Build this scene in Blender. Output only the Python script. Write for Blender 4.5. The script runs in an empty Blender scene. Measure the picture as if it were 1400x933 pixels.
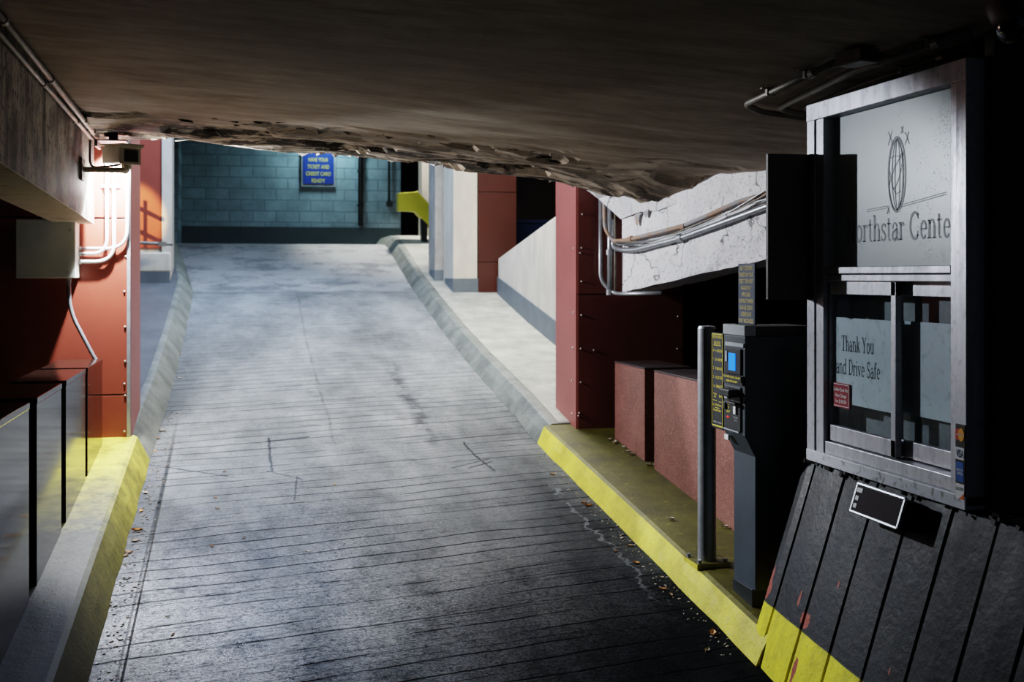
import bpy, bmesh, math, random
from mathutils import Vector, Matrix
random.seed(7)
SC = bpy.context.scene
COL = SC.collection
EYE = 1.9                                   # eye height above the ground plane; heights below are given from the eye level
F = 1555.0; TH = math.radians(13.4); S = math.sin(TH); C = math.cos(TH); HZ = 378.0

# ---------------------------------------------------------------- measuring helpers (points on real planes)
def ray(px, py):
    u = (px - 700) / F; v = (HZ - py) / F
    return S + u * C, C - u * S, v
def onX(px, py, X):
    a, b, v = ray(px, py); d = X / a
    return Vector((X, b * d, v * d))
def onY(px, py, Y):
    a, b, v = ray(px, py); d = Y / b
    return Vector((a * d, Y, v * d))
PROF = [(-3, -2.55), (0, -2.40), (5.2, -1.868), (6.57, -1.708), (9.28, -1.406), (10.16, -1.255), (11.99, -0.991), (13.55, -0.735),
        (15.0, -0.46), (16.0, -0.258), (16.35, -0.195), (16.91, -0.075), (18.4, 0.285), (19.2, 0.475), (19.6, 0.535), (20.0, 0.56), (23, 0.57)]
def zf(Y):
    for (a, za), (b, zb) in zip(PROF, PROF[1:]):
        if Y <= b: return za + (zb - za) * (Y - a) / (b - a)
    return PROF[-1][1]
LEFT = [(-3, -.62), (5, -.672), (9.2, -.68), (11, -.645), (16.2, -.632), (16.6, -.677), (18.1, -.845), (19.6, -1.03), (21.6, -1.2)]
RIGHT = [(-3, 2.42), (19.2, 2.42), (21.6, 2.45)]
def lerp(tab, Y):
    for (a, xa), (b, xb) in zip(tab, tab[1:]):
        if Y <= b: return xa + (xb - xa) * (Y - a) / (b - a)
    return tab[-1][1]
def onfloor(px, py, h=0.0):
    a, b, v = ray(px, py); d = 1.5
    while d < 40 and v * d > zf(b * d) + h: d += .01
    return Vector((a * d, b * d, v * d))
def zc(X, Y):                                # underside of the slab
    z = 1.04 - .07 * (X + 1.07) - .035 * (Y - 8.9)
    z += .062 * math.exp(-((X - .95) / 1.4) ** 2) * max(0, min(1, (Y - 5) / 4))
    z -= .24 * math.exp(-((X - 3.25) ** 2 + (Y - 8.75) ** 2) / .20)
    return z
def onceil(px, py, off=0.0):
    a, b, v = ray(px, py); d = 1.5
    while d < 20 and v * d < zc(a * d, b * d) - off: d += .01
    return Vector((a * d, b * d, v * d))
BM0 = Vector((3.05, 8.9, 0)); BMD = Vector((.385, -.923, 0)).normalized(); BMN = Vector((-.923, -.385, 0)).normalized()
def onbeam(px, py, off=0.0):
    a, b, v = ray(px, py); o = BM0 + BMN * off
    d = (o.x * BMN.x + o.y * BMN.y) / (a * BMN.x + b * BMN.y)
    return Vector((a * d, b * d, v * d))

# ---------------------------------------------------------------- object helpers
def tag(o, label=None, cat=None, group=None, kind=None):
    if label: o['label'] = label
    if cat: o['category'] = cat
    if group: o['group'] = group
    if kind: o['kind'] = kind
    return o
def thing(name, label, cat, loc, group=None):
    o = bpy.data.objects.new(name, None); COL.objects.link(o)
    o.location = (loc[0], loc[1], loc[2] + EYE); o.empty_display_size = .1
    return tag(o, label, cat, group)
def world_loc(o):
    v = Vector((0, 0, 0))
    while o is not None:
        v += o.location; o = o.parent
    return v
class M:
    def __init__(s): s.v = []; s.f = []
    def add(s, vs, fs):
        n = len(s.v); s.v += [Vector(q) for q in vs]; s.f += [tuple(i + n for i in q) for q in fs]; return s
    def box(s, x0, x1, y0, y1, z0, z1):
        return s.add([(x0, y0, z0), (x1, y0, z0), (x1, y1, z0), (x0, y1, z0), (x0, y0, z1), (x1, y0, z1), (x1, y1, z1), (x0, y1, z1)],
                     [(0, 3, 2, 1), (4, 5, 6, 7), (0, 1, 5, 4), (1, 2, 6, 5), (2, 3, 7, 6), (3, 0, 4, 7)])
    def obox(s, c, ax, ay, az):               # oriented box: centre and three half vectors
        c = Vector(c); ax = Vector(ax); ay = Vector(ay); az = Vector(az)
        vs = [c + ax * i + ay * j + az * k for k in (-1, 1) for i, j in ((-1, -1), (1, -1), (1, 1), (-1, 1))]
        return s.add(vs, [(0, 3, 2, 1), (4, 5, 6, 7), (0, 1, 5, 4), (1, 2, 6, 5), (2, 3, 7, 6), (3, 0, 4, 7)])
    def hull8(s, lo, hi):                     # two quads joined
        return s.add(list(lo) + list(hi), [(0, 3, 2, 1), (4, 5, 6, 7), (0, 1, 5, 4), (1, 2, 6, 5), (2, 3, 7, 6), (3, 0, 4, 7)])
    def prism(s, poly, d):
        n = len(poly); d = Vector(d); vs = [Vector(p) for p in poly] + [Vector(p) + d for p in poly]
        return s.add(vs, [tuple(range(n))[::-1], tuple(range(n, 2 * n))] + [(i, (i + 1) % n, n + (i + 1) % n, n + i) for i in range(n)])
    def tube(s, pts, r, n=12, cap=True):
        pts = [Vector(p) for p in pts]; rs = r if isinstance(r, (list, tuple)) else [r] * len(pts)
        up = None; rings = []
        for i, p in enumerate(pts):
            t = (pts[min(i + 1, len(pts) - 1)] - pts[max(i - 1, 0)]).normalized()
            if up is None: up = t.orthogonal().normalized()
            up = (up - t * up.dot(t)).normalized(); w = t.cross(up)
            rings.append([p + (up * math.cos(2 * math.pi * k / n) + w * math.sin(2 * math.pi * k / n)) * rs[i] for k in range(n)])
        base = len(s.v); fs = []
        for i in range(len(pts) - 1):
            for k in range(n): fs.append((i * n + k, i * n + (k + 1) % n, (i + 1) * n + (k + 1) % n, (i + 1) * n + k))
        if cap: fs += [tuple(range(n))[::-1], tuple(range((len(pts) - 1) * n, len(pts) * n))]
        return s.add([q for rg in rings for q in rg], fs)
    def grid(s, rows):
        nr, nc = len(rows), len(rows[0])
        return s.add([q for r in rows for q in r], [(i * nc + j, i * nc + j + 1, (i + 1) * nc + j + 1, (i + 1) * nc + j) for i in range(nr - 1) for j in range(nc - 1)])
    def lathe(s, c, prof, n=24, axis=(0, 0, 1)):
        c = Vector(c); a = Vector(axis).normalized(); u = a.orthogonal().normalized(); w = a.cross(u)
        rows = [[c + a * h + (u * math.cos(2 * math.pi * k / n) + w * math.sin(2 * math.pi * k / n)) * r for k in range(n + 1)] for r, h in prof]
        return s.grid(rows)
    def sphere(s, c, r, n=10):
        return s.lathe(c, [(max(r * math.sin(math.pi * i / 6), 1e-4), -r * math.cos(math.pi * i / 6)) for i in range(7)], n)
    def build(s, name, mat, parent=None, loc=None, bevel=0, smooth=False, seg=2):
        if parent is not None: o0 = world_loc(parent); loc2 = Vector((0, 0, 0))
        else:
            if loc is None:
                xs = [q.x for q in s.v]; ys = [q.y for q in s.v]; zs = [q.z for q in s.v]
                loc = ((min(xs) + max(xs)) / 2, (min(ys) + max(ys)) / 2, min(zs))
            o0 = Vector((loc[0], loc[1], loc[2] + EYE)); loc2 = o0
        me = bpy.data.meshes.new(name)
        me.from_pydata([q + Vector((0, 0, EYE)) - o0 for q in s.v], [], s.f); 
        bm = bmesh.new(); bm.from_mesh(me); bmesh.ops.remove_doubles(bm, verts=bm.verts, dist=1e-5)
        bmesh.ops.recalc_face_normals(bm, faces=bm.faces); bm.to_mesh(me); bm.free()
        if smooth:
            for p in me.polygons: p.use_smooth = True
        me.materials.append(mat)
        o = bpy.data.objects.new(name, me); COL.objects.link(o); o.location = loc2
        if parent is not None: o.parent = parent
        if bevel:
            b = o.modifiers.new('edge', 'BEVEL'); b.width = bevel; b.segments = seg; b.limit_method = 'ANGLE'; b.angle_limit = math.radians(35)
        return o
def arc(pts, r=.05, n=6):                     # round the corners of a polyline
    pts = [Vector(p) for p in pts]; out = [pts[0]]
    for a, b, c in zip(pts, pts[1:], pts[2:]):
        d1 = (a - b); d2 = (c - b); k = min(r, d1.length * .49, d2.length * .49)
        p, q = b + d1.normalized() * k, b + d2.normalized() * k
        for i in range(n + 1):
            t = i / n; out.append(p * (1 - t) ** 2 + b * 2 * t * (1 - t) + q * t * t)
    return out + [pts[-1]]

# ---------------------------------------------------------------- lettering
def plain_text(m, body, c, right, up, h, w=None, spacing=1.0, bold=0.0, align='CENTER'):
    cu = bpy.data.curves.new('t', 'FONT'); cu.body = body; cu.size = 1; cu.space_character = spacing; cu.offset = bold; cu.resolution_u = 3
    ob = bpy.data.objects.new('t', cu); me = bpy.data.meshes.new_from_object(ob)
    vs = [v.co.copy() for v in me.vertices]; fs = [tuple(p.vertices) for p in me.polygons]
    bpy.data.objects.remove(ob); bpy.data.curves.remove(cu); bpy.data.meshes.remove(me)
    if not vs: return
    x0 = min(v.x for v in vs); x1 = max(v.x for v in vs)
    sy = h / .70; sx = (w / (x1 - x0)) if w else sy
    off = {'CENTER': (x0 + x1) / 2, 'LEFT': x0, 'RIGHT': x1}[align]
    c = Vector(c); right = Vector(right); up = Vector(up)
    m.add([c + right * ((v.x - off) * sx) + up * (v.y * sy) for v in vs], fs)

def A(cx, cy, rx, ry, a0, a1, n=14):
    return [(cx + rx * math.cos(math.radians(a0 + (a1 - a0) * i / n)), cy + ry * math.sin(math.radians(a0 + (a1 - a0) * i / n))) for i in range(n + 1)]
K, T_ = .125, .05                              # thick and thin pen
def sf(x, y, w=.2): return ([(x - w / 2, y), (x + w / 2, y)], .04)
GL = {
 'T': (.74, [([(.36, 0), (.36, 1)], K), ([(.03, .975), (.69, .975)], T_), ([(.045, .99), (.03, .76)], .045), ([(.675, .99), (.69, .76)], .045), sf(.36, .02, .34)]),
 'h': (.66, [([(.15, 0), (.15, 1.02)], K), (A(.33, .42, .17, .24, 160, 0), .075), ([(.50, .45), (.50, 0)], K), sf(.15, .02, .27), sf(.5, .02, .27), sf(.1, 1.0, .16)]),
 'a': (.56, [([(.41, .46), (.41, .06), (.52, .02)], K), (A(.25, .46, .16, .19, 5, 165), .06), ([(.09, .5), (.12, .45)], .11), (A(.24, .19, .17, .17, 75, 300), .09), ([(.28, .36), (.41, .42)], .06), ([(.3, .03), (.4, .12)], .06)]),
 'n': (.66, [([(.15, 0), (.15, .66)], K), (A(.33, .42, .17, .24, 160, 0), .075), ([(.50, .45), (.50, 0)], K), sf(.15, .02, .27), sf(.5, .02, .27), sf(.1, .645, .16)]),
 'k': (.64, [([(.15, 0), (.15, 1.02)], K), ([(.17, .27), (.47, .63)], T_), ([(.27, .39), (.53, .02)], .12), sf(.15, .02, .27), sf(.53, .02, .22), sf(.1, 1.0, .16), sf(.46, .64, .22)]),
 'Y': (.72, [([(.1, .98), (.38, .44)], K), ([(.62, .98), (.38, .44)], T_), ([(.37, .45), (.37, 0)], K), sf(.37, .02, .32), sf(.11, .98, .26), sf(.63, .98, .2)]),
 'o': (.60, [(A(.3, .33, .2, .31, 0, 180), .095), (A(.3, .33, .2, .31, 180, 360), .095)]),
 'u': (.66, [([(.15, .66), (.15, .25)], K), (A(.31, .26, .16, .23, 180, 350), .075), ([(.5, .66), (.5, 0)], K), sf(.56, .02, .14), sf(.1, .645, .16), sf(.45, .645, .16)]),
 'd': (.64, [([(.48, 0), (.48, 1.02)], K), (A(.28, .33, .18, .31, 60, 300), .085), ([(.36, .61), (.47, .55)], .06), ([(.36, .05), (.47, .12)], .06), sf(.55, .02, .14), sf(.43, 1.0, .16)]),
 'D': (.80, [([(.17, 0), (.17, 1)], K), (A(.3, .5, .38, .47, -90, 90), .09), ([(.05, .975), (.32, .975)], T_), ([(.05, .025), (.32, .025)], T_), ([(.66, .35), (.66, .65)], .1)]),
 'r': (.47, [([(.15, 0), (.15, .66)], K), (A(.32, .42, .16, .22, 150, 70), .07), ([(.36, .58), (.42, .58)], .11), sf(.15, .02, .28), sf(.1, .645, .16)]),
 'i': (.32, [([(.16, 0), (.16, .66)], K), ([(.16, .83), (.16, .95)], .12), sf(.16, .02, .27), sf(.11, .645, .16)]),
 'v': (.60, [([(.1, .64), (.3, .02)], .12), ([(.5, .64), (.3, .02)], T_), sf(.12, .645, .24), sf(.49, .645, .2)]),
 'e': (.56, [(A(.29, .33, .19, .31, 0, 320), .085), ([(.11, .36), (.48, .36)], .05)]),
 'S': (.62, [(A(.31, .74, .2, .23, 40, 230), .085), ([(.19, .57), (.43, .42)], .12), (A(.3, .26, .21, .24, 40, -150), .085), ([(.5, .97), (.5, .74)], .04), ([(.09, .03), (.09, .28)], .04)]),
 's': (.47, [(A(.235, .49, .14, .15, 45, 230), .07), ([(.15, .39), (.33, .28)], .1), (A(.23, .17, .15, .15, 40, -150), .07), ([(.38, .64), (.38, .48)], .035), ([(.08, .02), (.08, .18)], .035)]),
 'f': (.42, [([(.16, 0), (.16, .8)], K), (A(.3, .8, .13, .2, 180, 60), .075), ([(.36, .93), (.42, .93)], .1), ([(.04, .645), (.34, .645)], .05), sf(.17, .02, .3)]),
 't': (.42, [([(.17, .86), (.17, .15)], .11), (A(.28, .15, .11, .13, 180, 300), .07), ([(.04, .645), (.36, .645)], .05)]),
 'N': (.84, [([(.14, 0), (.14, 1)], .09), ([(.14, .98), (.68, .03)], .12), ([(.68, 0), (.68, 1)], .09), sf(.14, .02, .26), sf(.09, .98, .2), sf(.68, .98, .26)]),
 'C': (.78, [(A(.42, .5, .34, .48, 45, 315, 22), .10), ([(.66, .97), (.66, .74)], .05), ([(.66, .3), (.64, .1)], .05)]),
 ' ': (.34, []),
}
def pen(m, pts, w, place):
    P = [Vector(p) for p in pts]
    L = []; R = []
    for i, p in enumerate(P):
        t = (P[min(i + 1, len(P) - 1)] - P[max(i - 1, 0)]).normalized(); n = Vector((-t.y, t.x))
        L.append(p + n * w / 2); R.append(p - n * w / 2)
    m.grid([[place(q) for q in L], [place(q) for q in R]])
def serif_text(m, body, c, right, up, cap, width, weight=1.0):
    total = sum(GL[ch][0] for ch in body); sx = width / total; x = -total / 2
    c = Vector(c); right = Vector(right); up = Vector(up)
    for ch in body:
        adv, strokes = GL[ch]
        for pts, w in strokes:
            pen(m, pts, w * weight, lambda q, x=x: c + right * ((x + q.x) * sx) + up * (q.y * cap))
        x += adv

# ---------------------------------------------------------------- materials
def newmat(name):
    m = bpy.data.materials.new(name); m.use_nodes = True
    nt = m.node_tree; nt.nodes.clear()
    out = nt.nodes.new('ShaderNodeOutputMaterial'); b = nt.nodes.new('ShaderNodeBsdfPrincipled')
    nt.links.new(b.outputs[0], out.inputs[0])
    return m, nt, b
class N:                                       # tiny node-graph writer
    def __init__(s, nt): s.nt = nt; s.pos = s.node('ShaderNodeNewGeometry').outputs['Position']
    def node(s, t, **kw):
        n = s.nt.nodes.new(t)
        for k, v in kw.items(): setattr(n, k, v)
        return n
    def set(s, sock, v):
        if isinstance(v, bpy.types.NodeSocket): s.nt.links.new(v, sock)
        else: sock.default_value = v
    def math(s, op, a, b=0.0, clamp=False):
        n = s.node('ShaderNodeMath', operation=op, use_clamp=clamp); s.set(n.inputs[0], a); s.set(n.inputs[1], b); return n.outputs[0]
    def sep(s, v=None):
        n = s.node('ShaderNodeSeparateXYZ'); s.set(n.inputs[0], v or s.pos); return n.outputs
    def comb(s, x, y, z):
        n = s.node('ShaderNodeCombineXYZ'); [s.set(n.inputs[i], q) for i, q in enumerate((x, y, z))]; return n.outputs[0]
    def mapping(s, scale=(1, 1, 1), rot=(0, 0, 0), loc=(0, 0, 0), v=None):
        n = s.node('ShaderNodeMapping'); s.set(n.inputs['Vector'], v or s.pos); n.inputs['Scale'].default_value = scale; n.inputs['Rotation'].default_value = rot; n.inputs['Location'].default_value = loc; return n.outputs[0]
    def noise(s, scale=5, detail=6, rough=.6, stretch=None, v=None, dist=0, rot=(0, 0, 0), loc=(0, 0, 0)):
        n = s.node('ShaderNodeTexNoise'); n.inputs['Scale'].default_value = scale; n.inputs['Detail'].default_value = detail; n.inputs['Roughness'].default_value = rough; n.inputs['Distortion'].default_value = dist
        s.set(n.inputs['Vector'], s.mapping(stretch or (1, 1, 1), rot, loc, v)); return n.outputs['Fac']
    def vor(s, scale, feature='F1', v=None, stretch=None):
        n = s.node('ShaderNodeTexVoronoi', feature=feature); n.inputs['Scale'].default_value = scale
        s.set(n.inputs['Vector'], s.mapping(stretch or (1, 1, 1), v=v)); return n.outputs['Distance']
    def ramp(s, fac, stops):
        n = s.node('ShaderNodeValToRGB'); s.set(n.inputs[0], fac); e = n.color_ramp.elements
        while len(e) < len(stops): e.new(.5)
        for el, (p, c) in zip(e, stops): el.position = p; el.color = (c, c, c, 1) if isinstance(c, (int, float)) else (*c, 1)
        return n.outputs[0]
    def rng(s, v, a, b, c=0.0, d=1.0):
        n = s.node('ShaderNodeMapRange'); s.set(n.inputs[0], v)
        for i, q in enumerate((a, b, c, d)): n.inputs[i + 1].default_value = q
        return n.outputs[0]
    def mix(s, fac, a, b, mode='MIX'):
        n = s.node('ShaderNodeMix', data_type='RGBA', blend_type=mode); s.set(n.inputs[0], fac)
        for i, q in ((6, a), (7, b)): s.set(n.inputs[i], (*q, 1) if isinstance(q, tuple) and len(q) == 3 else q)
        return n.outputs[2]
    def bump(s, h, strength=.3, dist=.01, prev=None):
        n = s.node('ShaderNodeBump'); s.set(n.inputs['Strength'], strength); n.inputs['Distance'].default_value = dist; s.set(n.inputs['Height'], h)
        if prev is not None: s.set(n.inputs['Normal'], prev)
        return n.outputs[0]
def pm(name, c1, c2=None, scale=6, rough=.5, rvar=.0, bump=.0, metal=0.0, stretch=None, spec=.5, fine=None, emit=None, estr=1.0, coat=0.0, lo=.35, hi=.65):
    m, nt, b = newmat(name); g = N(nt)
    c2 = c2 or tuple(x * .75 for x in c1)
    n1 = g.noise(scale, 7, .62, stretch)
    col = g.ramp(n1, [(lo, c2), (hi, c1)])
    if fine:                                   # speckle: (scale, colour, amount)
        sp = g.noise(fine[0], 2, .5); col = g.mix(g.rng(sp, .55, .68, 0, fine[2]), col, fine[1])
    g.set(b.inputs['Base Color'], col); b.inputs['Metallic'].default_value = metal; b.inputs['Specular IOR Level'].default_value = spec
    if rvar: g.set(b.inputs['Roughness'], g.rng(n1, .3, .7, rough + rvar, max(rough - rvar, .02)))
    else: b.inputs['Roughness'].default_value = rough
    b.inputs['Coat Weight'].default_value = coat
    if bump: g.set(b.inputs['Normal'], g.bump(g.noise(scale * 9, 4, .6), bump, .01))
    if emit: b.inputs['Emission Color'].default_value = (*emit, 1); b.inputs['Emission Strength'].default_value = estr
    return m

CRACKS = []
for (a_, b_, w_) in (((367, 600), (372, 645), .014), ((364, 604), (422, 598), .010), ((205, 636), (312, 652), .010), ((366, 645), (414, 656), .010), ((406, 652), (403, 684), .009), ((634, 606), (652, 626), .012), ((650, 624), (676, 644), .012), ((640, 641), (672, 632), .010), ((618, 640), (668, 628), .009)):
    p_, q_ = onfloor(*a_), onfloor(*b_); CRACKS.append((p_.x, p_.y, q_.x, q_.y, w_))
def road_mat():
    m, nt, b = newmat('ramp_concrete'); g = N(nt)
    x, y, z = g.sep()
    warp = g.noise(.9, 3, .5)
    gy = g.math('ADD', g.math('ADD', y, g.math('MULTIPLY', x, -.16)), g.math('MULTIPLY', warp, .16))
    def lines(freq, half, seed, thr):
        fr = g.math('FRACT', g.math('MULTIPLY', gy, freq)); d = g.math('ABSOLUTE', g.math('SUBTRACT', fr, .5))
        ln = g.rng(d, half, half * .25)
        br = g.noise(1.6, 4, .65, stretch=(.35, 2.2, 1), loc=(seed, 0, 0))
        return g.math('MULTIPLY', ln, g.rng(br, thr, thr + .13))
    l1 = lines(6.1, .065, 3, .38); l2 = lines(12.7, .10, 9, .47)
    up = g.rng(y, 16.1, 16.4)                 # smooth patch at the top
    mid = g.rng(y, 11.5, 13.5, 1, .35)
    notup = g.math('SUBTRACT', 1, up)
    ln = g.math('MULTIPLY', g.math('MULTIPLY', g.math('MAXIMUM', l1, g.math('MULTIPLY', l2, .55)), notup), mid)
    big = g.noise(.75, 5, .6, stretch=(1.5, .55, 1)); med = g.noise(3.2, 8, .7, stretch=(1.2, .8, 1)); fin = g.noise(85, 3, .7); strk = g.noise(2.4, 6, .7, stretch=(.7, 4, 1))
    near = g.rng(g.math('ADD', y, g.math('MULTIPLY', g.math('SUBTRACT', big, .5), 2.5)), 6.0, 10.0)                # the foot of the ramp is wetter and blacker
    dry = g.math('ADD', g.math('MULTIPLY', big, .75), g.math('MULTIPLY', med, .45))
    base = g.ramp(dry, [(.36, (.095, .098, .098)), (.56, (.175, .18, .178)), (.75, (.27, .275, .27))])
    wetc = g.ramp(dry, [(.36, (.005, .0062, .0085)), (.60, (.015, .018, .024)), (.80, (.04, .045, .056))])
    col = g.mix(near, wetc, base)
    col = g.mix(g.rng(strk, .56, .72, 0, .45), col, (.05, .052, .055))
    # longitudinal joint and oily drip line
    jx = g.math('ABSOLUTE', g.math('SUBTRACT', x, g.math('ADD', .70, g.math('MULTIPLY', g.noise(.8, 2, .5), .1))))
    joint = g.math('MULTIPLY', g.rng(jx, .02, .004), g.math('MULTIPLY', g.rng(y, 8.6, 9.6), notup))
    col = g.mix(g.math('MULTIPLY', joint, g.rng(g.noise(3, 4, .7), .4, .6, .08, .5)), col, (.05, .045, .04))
    ox = g.math('ABSOLUTE', g.math('SUBTRACT', x, g.math('ADD', 1.45, g.math('MULTIPLY', g.noise(1.2, 3, .6), .22))))
    oil = g.math('MULTIPLY', g.rng(ox, .10, .02), g.math('MULTIPLY', g.math('MULTIPLY', g.rng(y, 8.8, 9.8), g.rng(y, 12.6, 12.0)), g.rng(g.noise(4, 5, .7), .45, .55)))
    col = g.mix(g.math('MULTIPLY', oil, .8), col, (.055, .055, .058))
    pt = g.math('MULTIPLY', g.rng(g.noise(2.2, 5, .6, stretch=(.8, 1.5, 1), loc=(5, 2, 0)), .60, .66), g.rng(g.math('ABSOLUTE', g.math('SUBTRACT', x, .95)), .75, .45))
    col = g.mix(g.math('MULTIPLY', pt, .5), col, (.09, .088, .085))
    # broken cross joint below the steep patch
    cj = g.math('ABSOLUTE', g.math('SUBTRACT', g.math('ADD', y, g.math('MULTIPLY', g.noise(1.1, 4, .7), .5)), 16.42))
    col = g.mix(g.rng(cj, .05, .01, 0, .75), col, (.05, .052, .055))
    stain = g.math('MULTIPLY', up, g.rng(g.noise(1.5, 7, .75, stretch=(.9, 1.1, 1)), .47, .60)); col = g.mix(g.math('MULTIPLY', up, .6), col, (.36, .36, .35)); col = g.mix(g.math('MULTIPLY', stain, .65), col, (.085, .09, .098))
    col = g.mix(g.math('MULTIPLY', ln, .92), col, (.012, .013, .015))
    wob = g.math('MULTIPLY', g.math('SUBTRACT', g.noise(14, 4, .7), .5), .05)
    for (xa, ya, xb, yb, w) in CRACKS:
        dx, dy = xb - xa, yb - ya; L2 = dx * dx + dy * dy
        px_ = g.math('ADD', g.math('SUBTRACT', x, xa), wob); py_ = g.math('ADD', g.math('SUBTRACT', y, ya), wob)
        tt = g.math('DIVIDE', g.math('ADD', g.math('MULTIPLY', px_, dx), g.math('MULTIPLY', py_, dy)), L2, clamp=True)
        ex_ = g.math('SUBTRACT', px_, g.math('MULTIPLY', tt, dx)); ey_ = g.math('SUBTRACT', py_, g.math('MULTIPLY', tt, dy))
        dd = g.math('SQRT', g.math('ADD', g.math('MULTIPLY', ex_, ex_), g.math('MULTIPLY', g.math('MULTIPLY', ey_, ey_), .3)))
        col = g.mix(g.rng(dd, w, w * .4, 0, .85), col, (.012, .013, .015))
    # gutter strip along the kerb
    gut = g.math('MULTIPLY', g.rng(x, -.535, -.55), g.rng(y, 10.0, 8.6))
    gl = g.math('MULTIPLY', g.rng(g.math('ABSOLUTE', g.math('ADD', x, .54)), .018, .006), g.rng(y, 10.4, 8.8))
    col = g.mix(g.math('MULTIPLY', gut, .7), col, g.ramp(g.noise(22, 5, .7), [(.35, (.05, .052, .058)), (.66, (.11, .115, .125))]))
    col = g.mix(g.math('MULTIPLY', gl, .9), col, (.008, .008, .009))
    # ragged pale patch edge beside the yellow kerb
    ex = g.math('ABSOLUTE', g.math('SUBTRACT', x, g.math('ADD', 2.0, g.math('MULTIPLY', g.noise(3.0, 5, .75), .5))))
    edge = g.math('MULTIPLY', g.math('MULTIPLY', g.rng(ex, .022, .006), g.rng(y, 8.6, 8.2)), g.math('MULTIPLY', g.rng(g.noise(2.5, 3, .6, loc=(1, 7, 0)), .42, .5), g.rng(y, 5.5, 5.9)))
    col = g.mix(g.math('MULTIPLY', edge, .38), col, (.38, .39, .41))
    col = g.mix(g.rng(g.math('ADD', y, g.math('MULTIPLY', x, -.5)), 6.2, 4.6, 0, .6), col, (.004, .005, .007))  # near right floor darkened, light falloff painted into the colour
    g3 = g.noise(48, 4, .7); col = g.mix(g.rng(g3, .52, .66, 0, .4), col, (.02, .021, .023))
    g.set(b.inputs['Base Color'], col)
    wet = g.math('MULTIPLY', g.math('SUBTRACT', 1, near), g.rng(g.math('ADD', x, g.math('MULTIPLY', g.math('SUBTRACT', big, .5), 2.4)), 2.0, .3))
    ro = g.math('ADD', g.rng(wet, 0, 1, .62, .37), g.math('MULTIPLY', g.math('SUBTRACT', med, .5), .55))
    ro = g.math('ADD', ro, g.math('MULTIPLY', g.math('SUBTRACT', big, .5), -.5))
    g.set(b.inputs['Roughness'], g.math('MAXIMUM', ro, .27))
    gr1 = g.noise(42, 4, .75, stretch=(1, 1.3, 1)); gr2 = g.noise(115, 2, .6)
    spk = g.math('MULTIPLY', g.rng(gr1, .36, .64, .15, 1.5), g.rng(gr2, .38, .62, .35, 1.45))
    sp = g.math('MULTIPLY', g.rng(wet, 0, 1, .12, .95), g.rng(med, .36, .60, .22, 1.0))
    sp = g.math('MULTIPLY', g.math('MULTIPLY', sp, spk), g.math('SUBTRACT', 1, g.math('MULTIPLY', ln, .95)))
    sp = g.math('MULTIPLY', sp, g.rng(g.noise(1.3, 4, .6, stretch=(1.2, .5, 1), loc=(3, 3, 0)), .38, .6, .35, 1.15))
    g.set(b.inputs['Specular IOR Level'], g.math('MULTIPLY', sp, g.rng(y, 5.0, 6.6, .4, 1.0)))
    h = g.math('SUBTRACT', g.math('ADD', g.math('MULTIPLY', med, .30), g.math('MULTIPLY', fin, .30)), g.math('MULTIPLY', ln, .30))
    h = g.math('SUBTRACT', h, g.math('MULTIPLY', gl, 1.2))
    grain = g.math('ADD', g.noise(190, 2, .6), g.math('MULTIPLY', g.noise(70, 3, .6), .8))
    g.set(b.inputs['Normal'], g.bump(grain, g.rng(near, 0, 1, .32, .15), .006, g.bump(h, .5, .012)))
    return m

def kerb_mat(name, fade_y0, fade_y1, grey, yel_hi, yel_lo, dirt_shade):
    """worn yellow paint; facing up it is painted down, shade included, to dirt, fading to bare concrete nearer than fade_y0"""
    m, nt, b = newmat(name); g = N(nt); x, y, z = g.sep()
    nz = g.sep(g.node('ShaderNodeNewGeometry').outputs['True Normal'])[2]
    top = g.rng(nz, .80, .93)
    n1 = g.noise(4, 7, .7); n2 = g.noise(16, 6, .7); n3 = g.noise(60, 4, .65)
    yel = g.ramp(n1, [(.35, yel_lo), (.62, yel_hi)])
    yel = g.mix(g.rng(n2, .58, .72, 0, .5), yel, grey)
    yel = g.mix(g.rng(n3, .6, .72, 0, .6), yel, (.06, .055, .03))
    toppy = g.mix(g.rng(n1, .34, .64), g.mix(.04, dirt_shade, yel_lo), g.mix(.17, dirt_shade, yel_lo))  # upward faces: grime plus shade painted into the colour
    toppy = g.mix(g.rng(n2, .60, .72, 0, .4), toppy, yel_lo)
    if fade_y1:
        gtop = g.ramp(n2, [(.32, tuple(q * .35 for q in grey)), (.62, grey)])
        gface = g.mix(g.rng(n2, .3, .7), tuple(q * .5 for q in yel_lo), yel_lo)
        gtop = g.mix(g.rng(g.math('ADD', y, n1), 8.7, 6.4), gtop, (.035, .036, .03)); gface = g.mix(g.rng(g.math('ADD', y, n1), 7.4, 5.8), gface, (.03, .028, .012))  # near end of top and face darkened: shade painted in
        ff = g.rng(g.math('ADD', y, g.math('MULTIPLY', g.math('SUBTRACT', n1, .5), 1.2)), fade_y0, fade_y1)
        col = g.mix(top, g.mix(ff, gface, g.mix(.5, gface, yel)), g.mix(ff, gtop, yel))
    else:
        col = g.mix(top, yel, toppy)
    g.set(b.inputs['Base Color'], col); b.inputs['Roughness'].default_value = .6; b.inputs['Specular IOR Level'].default_value = .35
    g.set(b.inputs['Normal'], g.bump(g.math('ADD', n2, g.math('MULTIPLY', n3, .5)), .35, .012))
    return m

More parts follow.
